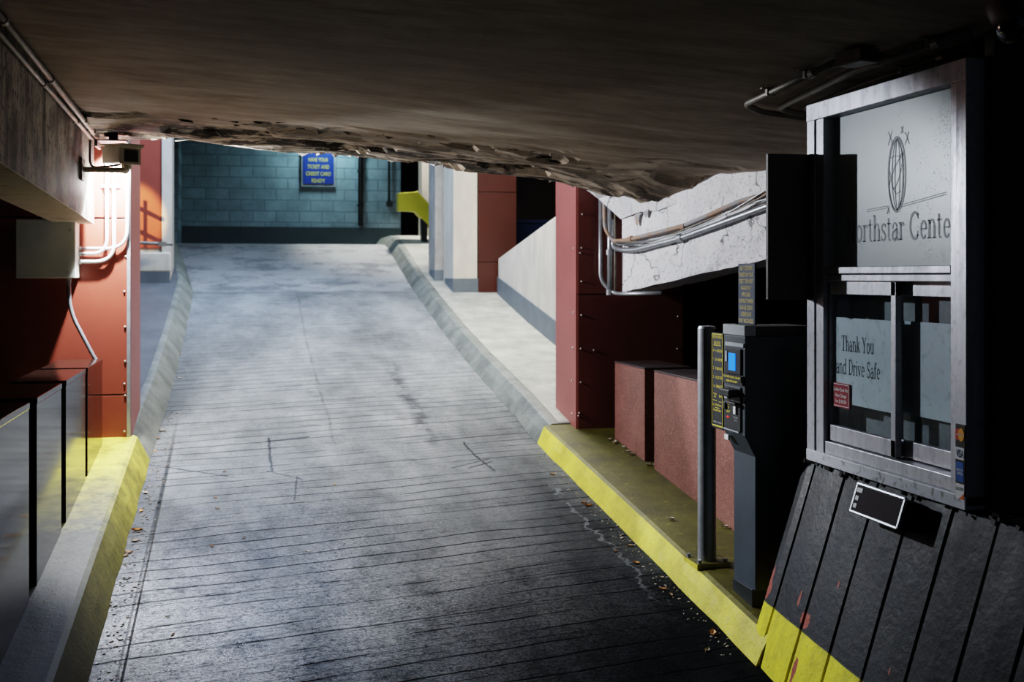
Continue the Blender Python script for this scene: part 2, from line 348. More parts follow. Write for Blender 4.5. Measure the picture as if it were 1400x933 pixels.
def ceiling_mat():
    m, nt, b = newmat('peeling_slab_paint'); g = N(nt); x, y, z = g.sep()
    st = g.noise(2.6, 8, .65, stretch=(.9, 3.2, 1), rot=(0, 0, .16)); cl = g.noise(.8, 4, .6); f2 = g.noise(9, 6, .7, stretch=(.8, 2.5, 1), rot=(0, 0, .2))
    col = g.ramp(st, [(.33, (.25, .195, .15)), (.5, (.37, .30, .235)), (.68, (.48, .40, .325))])
    col = g.mix(g.rng(cl, .4, .65, 0, .5), col, (.24, .185, .145))
    col = g.mix(g.rng(f2, .60, .72, 0, .45), col, (.09, .07, .055))
    band = g.math('MULTIPLY', g.rng(g.math('ADD', y, g.math('MULTIPLY', x, -.10)), 7.6, 8.35), g.rng(y, 9.05, 8.95))
    tear = g.rng(g.noise(3.6, 9, .78, stretch=(.55, 2.2, 1), dist=.4), .47, .515)
    col = g.mix(g.math('MULTIPLY', band, g.math('MULTIPLY', tear, .96)), col, g.ramp(f2, [(.4, (.010, .008, .006)), (.7, (.06, .05, .042))]))
    pale = g.math('MULTIPLY', g.rng(y, 8.55, 8.95), g.rng(x, 1.4, .2))
    col = g.mix(g.math('MULTIPLY', g.math('MULTIPLY', pale, g.math('SUBTRACT', 1, tear)), .8), col, (.80, .74, .62))
    g.set(b.inputs['Base Color'], col); b.inputs['Roughness'].default_value = .75; b.inputs['Specular IOR Level'].default_value = .25
    h = g.math('SUBTRACT', g.math('ADD', g.math('MULTIPLY', st, .5), g.math('MULTIPLY', f2, .3)), g.math('MULTIPLY', g.math('MULTIPLY', band, tear), .8))
    g.set(b.inputs['Normal'], g.bump(h, .45, .02))
    return m

def white_concrete(name, hi, lo, crack=.8):
    m, nt, b = newmat(name); g = N(nt); x, y, z = g.sep()
    n1 = g.noise(3, 6, .6); n2 = g.noise(38, 6, .75); n3 = g.noise(7, 6, .7, stretch=(1, 1, .5))
    col = g.ramp(n1, [(.3, lo), (.6, hi)])
    dens = g.rng(g.math('SUBTRACT', x, g.math('MULTIPLY', z, .4)), 2.1, 3.2, .30, .85)
    col = g.mix(g.math('MULTIPLY', g.rng(n2, .54, .62), dens), col, (.10, .10, .105))
    w = g.mapping((1, 1, .55)); 
    nd = g.node('ShaderNodeTexNoise'); nd.inputs['Scale'].default_value = 6; g.set(nd.inputs['Vector'], g.pos)
    wv = g.node('ShaderNodeVectorMath', operation='ADD'); g.set(wv.inputs[0], w)
    sc = g.node('ShaderNodeVectorMath', operation='SCALE'); g.set(sc.inputs[0], nd.outputs['Color']); sc.inputs['Scale'].default_value = .28
    g.set(wv.inputs[1], sc.outputs[0])
    ck = g.vor(2.6, 'DISTANCE_TO_EDGE', v=wv.outputs[0])
    ckm = g.math('MULTIPLY', g.rng(ck, .014, .004), g.rng(n1, .44, .54))
    col = g.mix(g.math('MULTIPLY', ckm, crack), col, (.03, .03, .03))
    rust = g.math('MULTIPLY', g.rng(n3, .62, .72), .35); col = g.mix(rust, col, (.34, .27, .2))
    g.set(b.inputs['Base Color'], col); b.inputs['Roughness'].default_value = .65
    g.set(b.inputs['Normal'], g.bump(g.math('SUBTRACT', n2, ckm), .35, .008))
    return m

def block_mat():
    m, nt, b = newmat('painted_block'); g = N(nt); x, y, z = g.sep()
    v = g.comb(x, g.math('SUBTRACT', z, .03), 0.0)
    br = g.node('ShaderNodeTexBrick'); g.set(br.inputs['Vector'], v)
    br.inputs['Scale'].default_value = 1; br.inputs['Brick Width'].default_value = .42; br.inputs['Row Height'].default_value = .205; br.inputs['Mortar Size'].default_value = .011; br.inputs['Mortar Smooth'].default_value = .3
    br.inputs['Color1'].default_value = (.150, .205, .22, 1); br.inputs['Color2'].default_value = (.175, .235, .25, 1); br.inputs['Mortar'].default_value = (.095, .13, .14, 1)
    n1 = g.noise(2.5, 7, .7); n2 = g.noise(12, 6, .7)
    col = g.mix(g.rng(n1, .40, .66, 0, .75), br.outputs['Color'], (.085, .115, .125)); col = g.mix(g.rng(n2, .6, .72, 0, .4), col, (.07, .09, .1))
    g.set(b.inputs['Base Color'], col); b.inputs['Roughness'].default_value = .7
    g.set(b.inputs['Normal'], g.bump(g.math('SUBTRACT', g.math('MULTIPLY', n2, .3), br.outputs['Fac']), .5, .01))
    return m

def booth_base_mat(P0, k):
    """black paint with a slanted yellow hazard band at the low far corner and a few red-brown chips"""
    m, nt, b = newmat('black_yellow_paint'); g = N(nt); x, y, z = g.sep()
    n1 = g.noise(5, 6, .65); n2 = g.noise(30, 4, .6)
    blk = g.ramp(n1, [(.35, (.006, .0075, .0105)), (.65, (.012, .015, .021))])
    yel = g.ramp(g.noise(6, 6, .7, stretch=(1, 1, .5)), [(.32, (.42, .38, .03)), (.55, (.72, .66, .03))])
    line = g.math('SUBTRACT', g.math('ADD', P0[2] + EYE, g.math('MULTIPLY', g.math('SUBTRACT', y, P0[1]), k)), z)
    ym = g.rng(line, -.002, .004)
    col = g.mix(ym, blk, yel)
    sp = g.math('MULTIPLY', g.rng(n2, .64, .70), .6); col = g.mix(sp, col, g.mix(ym, (.03, .032, .037), (.2, .17, .02)))
    for (cx, cy, cz, r1, r2) in CHIPS:
        dy = g.math('DIVIDE', g.math('SUBTRACT', y, cy), r1); dz = g.math('DIVIDE', g.math('SUBTRACT', z, cz + EYE), r2)
        d = g.math('ADD', g.math('ADD', g.math('MULTIPLY', dy, dy), g.math('MULTIPLY', dz, dz)), g.math('MULTIPLY', g.math('SUBTRACT', g.noise(28, 4, .7), .5), 3.2))
        col = g.mix(g.rng(d, 1.05, .9), col, (.30, .075, .05))
    g.set(b.inputs['Base Color'], col); g.set(b.inputs['Roughness'], g.rng(n1, .3, .7, .45, .6)); b.inputs['Specular IOR Level'].default_value = .3
    g.set(b.inputs['Normal'], g.bump(g.math('ADD', n2, g.math('MULTIPLY', n1, 1.5)), .3, .008))
    return m

def clear_glass(name, tint=(.9, .95, .97), gl=.06):
    m, nt, b = newmat(name); nt.nodes.remove(b); g = N(nt); out = [n for n in nt.nodes if n.type == 'OUTPUT_MATERIAL'][0]
    t = g.node('ShaderNodeBsdfTransparent'); t.inputs[0].default_value = (*tint, 1)
    gs = g.node('ShaderNodeBsdfGlossy'); gs.inputs['Roughness'].default_value = .04
    lw = g.node('ShaderNodeLayerWeight'); lw.inputs[0].default_value = .5
    fac = g.math('ADD', .035, g.math('MULTIPLY', g.math('POWER', lw.outputs['Facing'], 5.0), .5))
    mx = g.node('ShaderNodeMixShader'); g.set(mx.inputs[0], fac); nt.links.new(t.outputs[0], mx.inputs[1]); nt.links.new(gs.outputs[0], mx.inputs[2]); nt.links.new(mx.outputs[0], out.inputs[0])
    return m

def frosted_mat():
    m, nt, b = newmat('frosted_glass'); g = N(nt); x, y, z = g.sep()
    n1 = g.noise(3, 4, .5); drops = g.vor(95); w = g.noise(7, 3, .5)
    col = g.ramp(n1, [(.35, (.36, .42, .43)), (.65, (.42, .48, .49))])
    dm = g.math('MULTIPLY', g.rng(drops, .22, .12), g.math('MULTIPLY', g.rng(w, .5, .6), g.rng(y, 4.6, 4.1)))
    col = g.mix(g.math('MULTIPLY', dm, .5), col, (.8, .84, .86))
    g.set(b.inputs['Base Color'], col); b.inputs['Roughness'].default_value = .35; b.inputs['Transmission Weight'].default_value = .15
    g.set(b.inputs['Normal'], g.bump(dm, .6, .004))
    return m

# ---- palette
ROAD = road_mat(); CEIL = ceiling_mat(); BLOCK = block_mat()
KERB_R = kerb_mat('yellow_kerb_paint', 0, 0, (.30, .30, .26), (.70, .62, .075), (.47, .41, .05), (.05, .043, .010))
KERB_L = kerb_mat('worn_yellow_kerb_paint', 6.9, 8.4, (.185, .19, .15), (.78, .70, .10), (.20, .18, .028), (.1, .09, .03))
CONC = pm('pale_walk_concrete', (.40, .385, .32), (.24, .235, .20), 3.2, .65, bump=.3, fine=(70, (.1, .1, .1), .5))
CONCD = pm('grey_kerb_concrete', (.205, .21, .18), (.10, .105, .088), 3.5, .6, bump=.35, fine=(60, (.06, .06, .06), .6))
CONCW = pm('walk_concrete_shaded', (.10, .105, .108), (.065, .068, .07), 2.2, .65, bump=.25, fine=(70, (.07, .07, .07), .5))  # left walk: its shade is put into a darker concrete colour
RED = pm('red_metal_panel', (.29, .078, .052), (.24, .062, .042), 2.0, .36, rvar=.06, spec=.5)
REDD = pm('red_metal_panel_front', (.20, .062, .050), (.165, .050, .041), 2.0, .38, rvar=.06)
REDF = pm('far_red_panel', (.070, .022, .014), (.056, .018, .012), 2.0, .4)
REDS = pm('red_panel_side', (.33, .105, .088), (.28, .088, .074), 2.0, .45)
TRIM = pm('pale_panel_trim', (.55, .58, .62), None, 9, .35, metal=.6)
RIV = pm('rivet_metal', (.75, .75, .75), None, 9, .3, metal=.7)
BLACKV = pm('black_void', (.008, .008, .008), None, 3, .9, spec=.1)
DARKW = pm('dark_wall', (.028, .020, .016), (.016, .012, .010), 2, .75, spec=.2)
BEAMW = white_concrete('white_beam_paint', (.88, .88, .92), (.72, .72, .77))
BEAML = pm('stained_beam_paint', (.48, .43, .36), (.06, .05, .04), 2.6, .7, bump=.6, stretch=(1.6, 1.6, .8), fine=(26, (.04, .035, .03), .85), lo=.40, hi=.58)
SOFF = pm('cream_soffit_paint', (.62, .56, .44), (.48, .43, .335), 1.6, .65, bump=.15, fine=(9, (.2, .18, .14), .5))
COLW = pm('white_column_paint', (.60, .54, .45), (.45, .41, .345), 2.2, .6, bump=.12, stretch=(1.5, 1.5, .6))
COLG = pm('grey_column_paint', (.36, .335, .30), (.24, .225, .20), 3, .65, bump=.2)
GREYB = pm('grey_base_paint', (.13, .15, .165), (.10, .115, .125), 3, .55)
GRAN = pm('polished_dark_granite', (.040, .022, .018), (.018, .011, .010), 30, .10, spec=.4, fine=(130, (.085, .05, .042), .7))
GRAN.node_tree.nodes['Principled BSDF'].inputs['IOR'].default_value = 1.30; GRAN.node_tree.nodes['Principled BSDF'].inputs['Specular Tint'].default_value = (.8, .7, .62, 1)
GRANR = pm('red_granite', (.235, .098, .076), (.17, .072, .056), 5, .40, spec=.5, fine=(120, (.46, .25, .20), .8), bump=.12)
GRANT = pm('granite_top', (.075, .055, .05), (.05, .036, .033), 8, .4, fine=(120, (.15, .11, .10), .7))
GALV = pm('galvanised_steel', (.46, .48, .51), (.34, .36, .39), 12, .38, metal=.65)
PIPEW = pm('white_painted_pipe', (.68, .70, .72), (.52, .54, .56), 8, .45)
PIPED = pm('dull_conduit', (.30, .27, .23), (.19, .17, .145), 10, .5, metal=.25)
RUST = pm('rusted_conduit', (.40, .27, .20), (.36, .36, .38), 7, .6, lo=.45, hi=.55, bump=.3)
BOXG = pm('grey_enclosure', (.80, .84, .78), (.72, .76, .70), 5, .5, bump=.06)
CREAM = pm('cream_housing', (.50, .46, .36), (.40, .36, .28), 6, .5)
BLK = pm('black_plastic', (.012, .012, .013), None, 8, .4)
CABLE = pm('black_cable', (.02, .02, .02), None, 8, .5)
SLATE = pm('slate_machine_paint', (.062, .076, .092), (.05, .062, .075), 6, .42, spec=.5)
SLATED = pm('machine_dark', (.018, .02, .023), None, 6, .45)
CAPG = pm('grey_cap_metal', (.46, .48, .50), (.38, .4, .42), 8, .4)
SCREEN = pm('lit_blue_screen', (.01, .05, .3), None, 8, .3, emit=(.02, .22, .95), estr=1.1)
YELT = pm('yellow_lettering', (.80, .66, .06), (.75, .60, .05), 20, .6)
OLIVT = pm('olive_yellow_lettering', (.40, .36, .03), (.34, .30, .03), 20, .6)
GOLDT = pm('gold_lettering', (.74, .60, .22), (.68, .54, .2), 20, .6)
WHT = pm('white_lettering', (.82, .82, .82), (.75, .75, .75), 20, .6)
NAVY = pm('navy_sign_face', (.030, .050, .095), (.026, .044, .085), 9, .45)
BLUES = pm('blue_sign_face', (.006, .026, .17), (.006, .024, .15), 9, .45)
SIGNB = pm('black_sign_face', (.016, .018, .022), None, 9, .4)
ALU = pm('worn_aluminium', (.60, .60, .64), (.44, .44, .48), 7, .42, metal=.3, stretch=(3, 3, .4), fine=(34, (.30, .30, .32), .5), rvar=.08)
WOODW = pm('white_painted_sill', (.64, .65, .70), (.52, .53, .58), 6, .5, stretch=(1, 1, 3), fine=(30, (.2, .18, .17), .8))
FROST = frosted_mat(); GLASS = clear_glass('clear_pane')
FILM = pm('white_window_film', (.62, .68, .72), (.55, .61, .65), 4, .55, fine=(22, (.38, .42, .44), .5))
ETCH = pm('etched_grey', (.16, .185, .20), (.12, .14, .155), 14, .5)
INK = pm('black_lettering', (.02, .022, .028), None, 14, .6)
GREYI = pm('grey_booth_interior', (.22, .24, .25), (.12, .135, .14), 5, .6, bump=.2)
DKBROWN = pm('dark_brown_panel', (.075, .052, .038), (.055, .039, .029), 3, .5)
REDN = pm('red_notice_face', (.33, .022, .035), None, 9, .45)
SMOKE = pm('smoked_screen', (.022, .012, .016), (.018, .011, .014), 6, .5, spec=.06)
YELB = pm('yellow_barrier_paint', (.44, .40, .02), (.36, .33, .018), 3, .5)
BLUEB = pm('dark_blue_paint', (.012, .03, .10), None, 4, .5)
BROWNW = pm('brown_back_wall', (.07, .035, .022), (.03, .016, .012), 1.4, .7)
LEAF = [pm('dry_leaf', (.40, .25, .13), (.28, .16, .08), 30, .6), pm('orange_leaf', (.60, .32, .08), (.45, .2, .06), 30, .6), pm('pale_leaf', (.52, .45, .36), (.4, .33, .25), 30, .6)]
GRIT = pm('gutter_grit', (.34, .30, .25), (.14, .11, .085), 40, .6)
FLAKE = pm('peeled_paint_flake', (.62, .61, .58), (.42, .41, .38), 20, .6)
FLAKED = pm('dark_paint_flake', (.17, .15, .125), (.09, .08, .066), 20, .7)
BANDD = pm('dark_wall_band', (.012, .03, .032), (.008, .02, .022), 3, .5)

# ================================================================ THE SETTING
def frange(a, b, st):
    n = max(1, int(round((b - a) / st))); return [a + (b - a) * i / n for i in range(n + 1)]
ST = dict(kind='structure')
# ramp
m = M()
m.grid([[(lerp(LEFT, Y) - .06 + (lerp(RIGHT, Y) + .12 - lerp(LEFT, Y)) * i / 24 + (0.5 if (Y < 5.1 and i == 24) else 0), Y, zf(Y)) for i in range(25)] for Y in frange(-3, 21.6, .12)])
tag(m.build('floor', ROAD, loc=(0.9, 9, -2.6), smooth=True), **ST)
def kerb(name, tab, sgn, y0, y1, bat, h, inner, mat, r=.02, cap=False):
    m = M(); rows = []
    for Y in frange(y0, y1, .25):
        x = lerp(tab, Y); z = zf(Y); w = .004 * math.sin(Y * 7) + .003 * math.sin(Y * 17 + 1)
        iv = inner(Y) if callable(inner) else inner
        rows.append([(x, Y, z - .06), (x + sgn * w, Y, z + .004), (x + sgn * (bat * .45 + w), Y, z + h * .5), (x + sgn * (bat * .93), Y, z + h * .93), (x + sgn * (bat + r), Y, z + h), (x + sgn * (bat + .12), Y, z + h + .003), (iv, Y, z + h), (iv, Y, z - .06)])
    m.grid(rows)
    n = len(rows[0]); tot = len(m.v)
    m.f.append(tuple(range(n))); m.f.append(tuple(range(tot - n, tot)))
    return tag(m.build(name, mat), **ST)
kerb('kerb', RIGHT, 1, 5.06, 9.27, .07, .15, 3.9, KERB_R)
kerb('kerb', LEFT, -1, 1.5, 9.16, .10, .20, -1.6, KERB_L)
kerb('kerb', RIGHT, 1, 9.27, 21.4, .12, .16, lambda Y: 3.52 if Y > 9.8 else 2.9, CONCD)
kerb('kerb', LEFT, -1, 9.16, 21.4, .15, .20, lambda Y: min(-.9, lerp(LEFT, Y) - .27), CONCD)
m = M(); m.grid([[(2.62, Y, zf(Y) + .166), (3.55, Y, zf(Y) + .166)] for Y in frange(9.3, 21.4, .3)]); tag(m.build('sidewalk', CONC), **ST)
m = M(); m.grid([[(-3.2, Y, zf(Y) + .206), (lerp(LEFT, Y) - .2, Y, zf(Y) + .206)] for Y in frange(9.2, 21.4, .3)]); tag(m.build('sidewalk', CONCW), **ST)
# ground under the dark parking bays to the side
m = M(); m.box(3.85, 7.2, -3, 21.9, -2.7, -1.55).box(3.85, 7.2, 15.5, 21.9, -1.55, -.3); tag(m.build('floor_bay', BLACKV), **ST)
# slab overhead: sloping underside, ragged far edge
m = M(); rows = []
ys = frange(-3, 6.4, .5)[:-1] + frange(6.4, 9.0, .05)
xs = frange(-1.45, 5.2, .06)
from mathutils import noise as NZ
def nz(x, y, s=1.0): return NZ.noise(Vector((x * s, y * s, 3.7)))
def yend(X): return 9.0 - (X - 2.62) * 1.30 if X < 2.95 else 8.571 + min(1, (X - 2.95) / .2) * .06
for Y in ys:
    row = []
    for X in xs:
        k = max(0, min(1, (Y - 7.5) / 1.0)); 
        d = .045 * k * (NZ.turbulence(Vector((X * 1.1, Y * 3.2, 2)), 4, False) - .5) + .012 * nz(X * .8, Y * 2.5)
        d2 = .05 * k if NZ.noise(Vector((X * 1.7, Y * 3.6, 9))) > .12 else 0
        Yq = Y if (Y <= 6.4 or X < 2.62) else 6.4 + (Y - 6.4) * (yend(X) - 6.4) / 2.6
        row.append((X, Yq, zc(X, Yq) + d + d2))
    rows.append(row)
last = rows[-1]
rag = [.05 + .05 * nz(X, 1, 5) + .04 * nz(X, 5, 17) for X in xs]
rag = [r if X < 2.6 else r * .3 for r, X in zip(rag, xs)]
rows.append([(q[0], q[1] + r, q[2] + .01 + .02 * nz(q[0], 3, 9)) for q, r in zip(last, rag)])
rows.append([(q[0], q[1] + r - .01, q[2] + .06) for q, r in zip(last, rag)])
rows.append([(q[0], min(q[1] + .02, 9.05), q[2] + .12) for q in last]); rows.append([(q[0], 9.05, max(q[2] + .13, .85)) for q in last]); rows.append([(q[0], 9.05, zc(0, 9) + .75) for q in last]); rows.append([(q[0], -3, zc(0, 9) + .95) for q in last])
m.grid(rows); slab = tag(m.build('ceiling', CEIL, loc=(1, 3, 1.0)), **ST)
# loose paint hanging off the torn edge
for nm, mt, cnt in (('peeling_paint', FLAKE, 70), ('peeling_paint', FLAKED, 260)):
    m = M()
    for i in range(cnt):
        pale = mt is FLAKE
        X = random.uniform(-1.0, 2.9); Y = random.uniform(8.97, 9.09) if pale else random.uniform(7.7, 9.0)
        if pale: X = random.uniform(.35, 2.6) if random.random() < .5 else random.uniform(.5, 1.7)
        p = Vector((X, Y, zc(X, min(Y, 9.0)) + .01)); a = random.uniform(0, 6.3); L = random.uniform(.015, .06) if pale else random.uniform(.03, .13)
        u = Vector((math.cos(a) if not pale else 1, math.sin(a) * .5, 0)) * L; w = Vector((-math.sin(a) * .6, math.cos(a) * .35, -random.uniform(.25, .8) if pale else -random.uniform(.05, .22))) * L
        jt = lambda: Vector((random.uniform(-1, 1), random.uniform(-1, 1), random.uniform(-.4, .2))) * L * .25
        m.add([p - u * .5, p + u * .5 + jt() * .3, p + u * .42 + w * .6 + jt(), p + w * 1.0 + jt(), p - u * .4 + w * .45 + jt()], [(0, 1, 2), (0, 2, 3), (0, 3, 4)])
    # a long pale shred
    if mt is FLAKE:
        for (px, y0, y1, wd) in ((625, 226, 236, 4), (413, 208, 214, 14), (783, 246, 258, 6), (535, 219, 222, 12)):
            a0 = onY(px - wd, y0 - 3, 9.06); a1 = onY(px + wd, y0, 9.06); a2 = onY(px, y1, 9.06); m.add([a0, a1, a2], [(0, 1, 2)])
    tag(m.build(nm, mt, parent=slab), kind='stuff')
# dark ceiling high above the upper ramp, walls closing the place in
tag(M().box(-4, 7.2, 9.05, 22, 3.9, 4.1).build('ceiling_upper', DARKW), **ST)
m = M(); m.box(-1.45, 2.95, 21.5, 21.7, .5, 3.9); tag(m.build('wall_back', BLOCK), **ST)
tag(M().box(-1.5, 2.95, 21.46, 21.5, .4, .915).build('baseboard_back', BANDD), **ST)
tag(M().box(-1.45, -1.05, 20.4, 21.5, -.2, 3.9).build('wall_left_upper', BLOCK), **ST)
tag(M().box(2.95, 7.2, 22.0, 22.2, -.5, 3.9).build('wall_back_bay', BLACKV), **ST)
tag(M().box(7.0, 7.2, -3, 22, -2.7, 3.9).build('wall_right', BLACKV), **ST)
tag(M().box(3.69, 7.0, 9.5, 9.7, -2.7, 3.9).build('wall_right_bay', BLACKV), **ST)
tag(M().box(-3.4, -3.2, -3, 22, -2.6, 3.9).build('wall_left', DARKW), **ST)
tag(M().box(-3.2, -1.3, 16.9, 17.1, -.4, 3.9).build('wall_left_bay', DARKW), **ST)
tag(M().box(-3.2, -1.6, -3, 9.3, -2.6, -1.0).build('floor_left', DARKW), **ST)
# brownish wall glimpsed over the sloped parapet
tag(M().box(3.6, 6.9, 19.0, 19.2, -.3, 3.9).build('wall_bay', BROWNW), **ST)

# left beam under the slab
m = M(); Y0, Y1 = -3, 9.0
def bz(Y): return .403 + (8.85 - Y) * .037
m.hull8([(-1.40, Y0, bz(Y0)), (-1.07, Y0, bz(Y0)), (-1.07, Y1, bz(Y1)), (-1.34, Y1, bz(Y1))], [(-1.40, Y0, 1.7), (-1.07, Y0, 1.7), (-1.07, Y1, 1.4), (-1.34, Y1, 1.4)])
bl = tag(m.build('beam', BEAML), **ST)
m = M(); e = .006
m.hull8([(-1.62, Y0, bz(Y0) - e), (-1.068, Y0, bz(Y0) - e), (-1.068, Y1 + .002, bz(Y1) - e), (-1.34, Y1 + .002, bz(Y1) - e)], [(-1.62, Y0, bz(Y0)), (-1.068, Y0, bz(Y0)), (-1.068, Y1 + .002, bz(Y1)), (-1.34, Y1 + .002, bz(Y1))])
m.build('soffit', SOFF, parent=bl)
# right beam, oblique, white, with a haunch under the slab edge
p0 = Vector((3.05, 8.9, -.13)); L = 4.6; q0 = p0 + BMD * L; q0.z = -.13 + .161 * L
back = -BMN * .35
rows_lo = [p0, q0, q0 + back, p0 + back]
t0 = Vector((3.05, 8.9, .47)); t1 = q0.copy(); t1.z = q0.z + .62
m = M()
NB = 60; NH = 10; rows = []
for j in range(NH + 1):
    r = []
    for i in range(NB + 1):
        t = i / NB; lo = p0.lerp(q0, t); hi = t0.lerp(t1, t); 
        if j == NH: hi.z = max(hi.z, zc(hi.x, hi.y) + .05) if t > .09 else hi.z
        pt = lo.lerp(hi, j / NH)
        nn = .012 * nz(pt.y * 1.3, pt.z * 2 + 4, 2.2) + (.010 * nz(pt.y, pt.z, 9) if j else .018 * nz(pt.y, 1, 5))
        if j == 0: pt.z += .014 * nz(pt.y, 2, 7)
        r.append(pt + BMN * nn)
    rows.append(r)
m.grid(rows)
bk = [q + back for q in rows[0]]; bt = [q + back for q in rows[-1]]
m.grid([rows[0], bk]); m.grid([rows[-1], bt]); m.grid([bk, bt])
m.add([rows[0][0], rows[-1][0], bt[0], bk[0]], [(0, 1, 2, 3)])
br = tag(m.build('beam', BEAMW, smooth=False), **ST)
A0 = onY(762, 246, 9.06); A1 = onY(790, 251, 9.06); Bp = t0 + BMN * .012; Cp = onbeam(899, 288, .02); Dp = onY(800, 248, 8.8)
m = M(); m.add([A0 + Vector((0, .02, .12)), A1, onY(818, 272, 9.0), Bp, onbeam(874, 290, .02), Cp, onY(850, 262, 8.75), Dp, A0], [(8, 1, 7), (1, 2, 7), (2, 6, 7), (2, 3, 6), (3, 4, 6), (4, 5, 6), (0, 1, 8)])
m.add([A1, onY(818, 272, 9.0), Bp, Bp + Vector((0, .2, .3)), A1 + Vector((0, .2, .2))], [(0, 1, 2, 3, 4)])
m.add([Cp, onbeam(930, 276, -.01), onY(930, 240, 8.75), onY(845, 246, 8.82), onY(850, 262, 8.75)], [(0, 1, 2, 3, 4)])
m.build('haunch', BEAMW, parent=br)
m = M()
for (px, py, w, h) in ((871, 294, 4, 15), (883, 290, 4, 8)):
    m.add([onbeam(px - w, py, .032), onbeam(px + w, py - 4, .032), onbeam(px + w * .3, py + h, .032), onbeam(px - w * .3, py + h * .9, .032)], [(0, 1, 2, 3)])
m.build('rust_stain', RUST, parent=br)

# pillars clad in red panels
def rivets(par, pts):
    for p in pts: M().sphere(p, .0085, 8).build('rivet', RIV, parent=par, smooth=True)
pl = tag(M().box(-3.19, -.83, 9.12, 9.94, -1.6, 3.9).build('pillar', BLACKV), **ST)
for z0, z1 in ((-1.23, -.906), (-.896, .435), (.447, 3.8)): M().box(-3.19, -.845, 9.098, 9.13, z0, z1).build('panel', RED, parent=pl, bevel=.003)
M().box(-.845, -.82, 9.094, 9.115, -1.23, 3.8).build('corner_trim', TRIM, parent=pl)
M().box(-.835, -.818, 9.115, 9.94, -1.35, 3.8).build('side_panel', REDS, parent=pl)
rivets(pl, [onY(x, y, 9.095) for x, y in ((172, 351), (170, 399), (171, 447), (171, 494), (170, 525), (171, 541), (170, 590))])
pr = tag(M().box(2.74, 3.66, 9.12, 9.73, -1.6, 3.9).build('pillar', BLACKV), **ST)
for z0, z1 in ((-1.30, -.158), (-.148, 3.8)): M().box(2.732, 3.67, 9.098, 9.13, z0, z1).build('panel', REDD, parent=pr, bevel=.003)
M().box(2.718, 2.735, 9.106, 9.735, -1.35, 3.8).build('side_panel', REDS, parent=pr)
rivets(pr, [onY(x, y, 9.095) for x, y in ((796, 293), (795, 339), (793, 346), (795, 385), (795, 431), (927, 433), (794, 477), (926, 477), (794, 523), (792, 565), (791, 569), (812, 479))])
rivets(pr, [onX(x, y, 2.716) for x, y in ((784, 340), (784, 428), (783, 476), (782, 521), (782, 566))])
# second left pillar: red panel, pale edge strip, white plinth on grey base
p2 = tag(M().box(-3.0, -.93, 15.92, 16.9, -.3, 3.9).build('pillar', COLW), **ST)
M().box(-2.4, -1.035, 15.9, 15.93, .37, 3.8).build('panel', RED, parent=p2, bevel=.003)
M().box(-1.03, -.905, 15.88, 15.95, .10, 3.8).build('edge_strip', COLW, parent=p2)
M().box(-2.4, -.915, 15.84, 15.93, .06, .32).build('plinth', COLW, parent=p2, bevel=.02)
M().box(-2.4, -.93, 15.82, 15.93, -.3, .065).build('base_band', GREYB, parent=p2)
# right columns at the head of the walkway
c1 = tag(M().box(2.835, 3.17, 15.37, 16.15, -.3, 3.9).build('column', COLW, bevel=.006), **ST)
M().box(2.825, 3.178, 15.355, 16.0, -.3, -.03).build('base_band', GREYB, parent=c1)
c2 = tag(M().box(2.715, 3.1, 16.17, 16.75, -.2, 3.9).build('column', COLG, bevel=.006), **ST)
M().box(2.705, 3.0, 16.155, 16.6, -.2, .09).build('base_band', GREYB, parent=c2)
tag(M().box(3.06, 3.5, 19.6, 20.0, .3, 3.9).build('column', COLW, bevel=.006), **ST)
p3 = tag(M().box(3.185, 3.72, 15.38, 16.0, -.4, 3.9).build('pillar', BLACKV), **ST)
for z0, z1 in ((-.4, .19), (.198, 1.16), (1.168, 3.8)): M().box(3.182, 3.72, 15.35, 15.385, z0, z1).build('panel', REDF, parent=p3, bevel=.003)
# sloped parapet
m = M(); yy = [(15.25, .25), (9.74, 1.05)]
m.prism([(3.44, 15.25, -.5), (3.44, 9.74, -1.4), (3.44, 9.74, 1.06), (3.44, 15.25, .245)], (.2, 0, 0))
pp = tag(m.build('parapet', COLW, bevel=.012), **ST)
M().prism([(3.428, 15.27, zf(15.27) + .1), (3.428, 9.74, zf(9.74) + .1), (3.428, 9.74, zf(9.74) + .40), (3.428, 15.27, zf(15.27) + .40)], (.02, 0, 0)).build('base_band', GREYB, parent=pp)

# ================================================================ THINGS ON THE LEFT
# granite blocks
edges = [(8.07, 8.90), (7.10, 7.96), (6.12, 6.93), (4.95, 5.91)]
names = ['polished granite block nearest the red panelled pillar, with the grey conduit behind it', 'polished granite block second from the red pillar, standing on the left kerb',
         'polished granite block third from the red pillar, along the left kerb', 'polished granite block farthest from the red pillar, at the near end of the row']
for (a, b), lb in zip(edges, names):
    zb = zf(a) + .19; t = thing('granite_block', lb, 'stone block', (-1.15, (a + b) / 2, zb), 'dark granite blocks on the left kerb')
    M().hull8([(-1.30, a, zf(a) + .19), (-1.0, a, zf(a) + .19), (-1.0, b, zf(b) + .19), (-1.30, b, zf(b) + .19)], [(-1.30, a, -.642), (-1.0, a, -.642), (-1.0, b, -.642), (-1.30, b, -.642)]).build('body', GRAN, parent=t, bevel=.004)
    M().box(-1.303, -.997, a - .003, b + .003, -.645, -.612).build('top_slab', GRAN, parent=t, bevel=.004)
edges = [(8.07, 8.77), (7.05, 7.87), (6.05, 6.86)]
names = ['rust red granite block nearest the red pillar on the yellow kerb', 'rust red granite block between the first block and the grey bollard', 'rust red granite block behind the grey bollard and ticket machine']
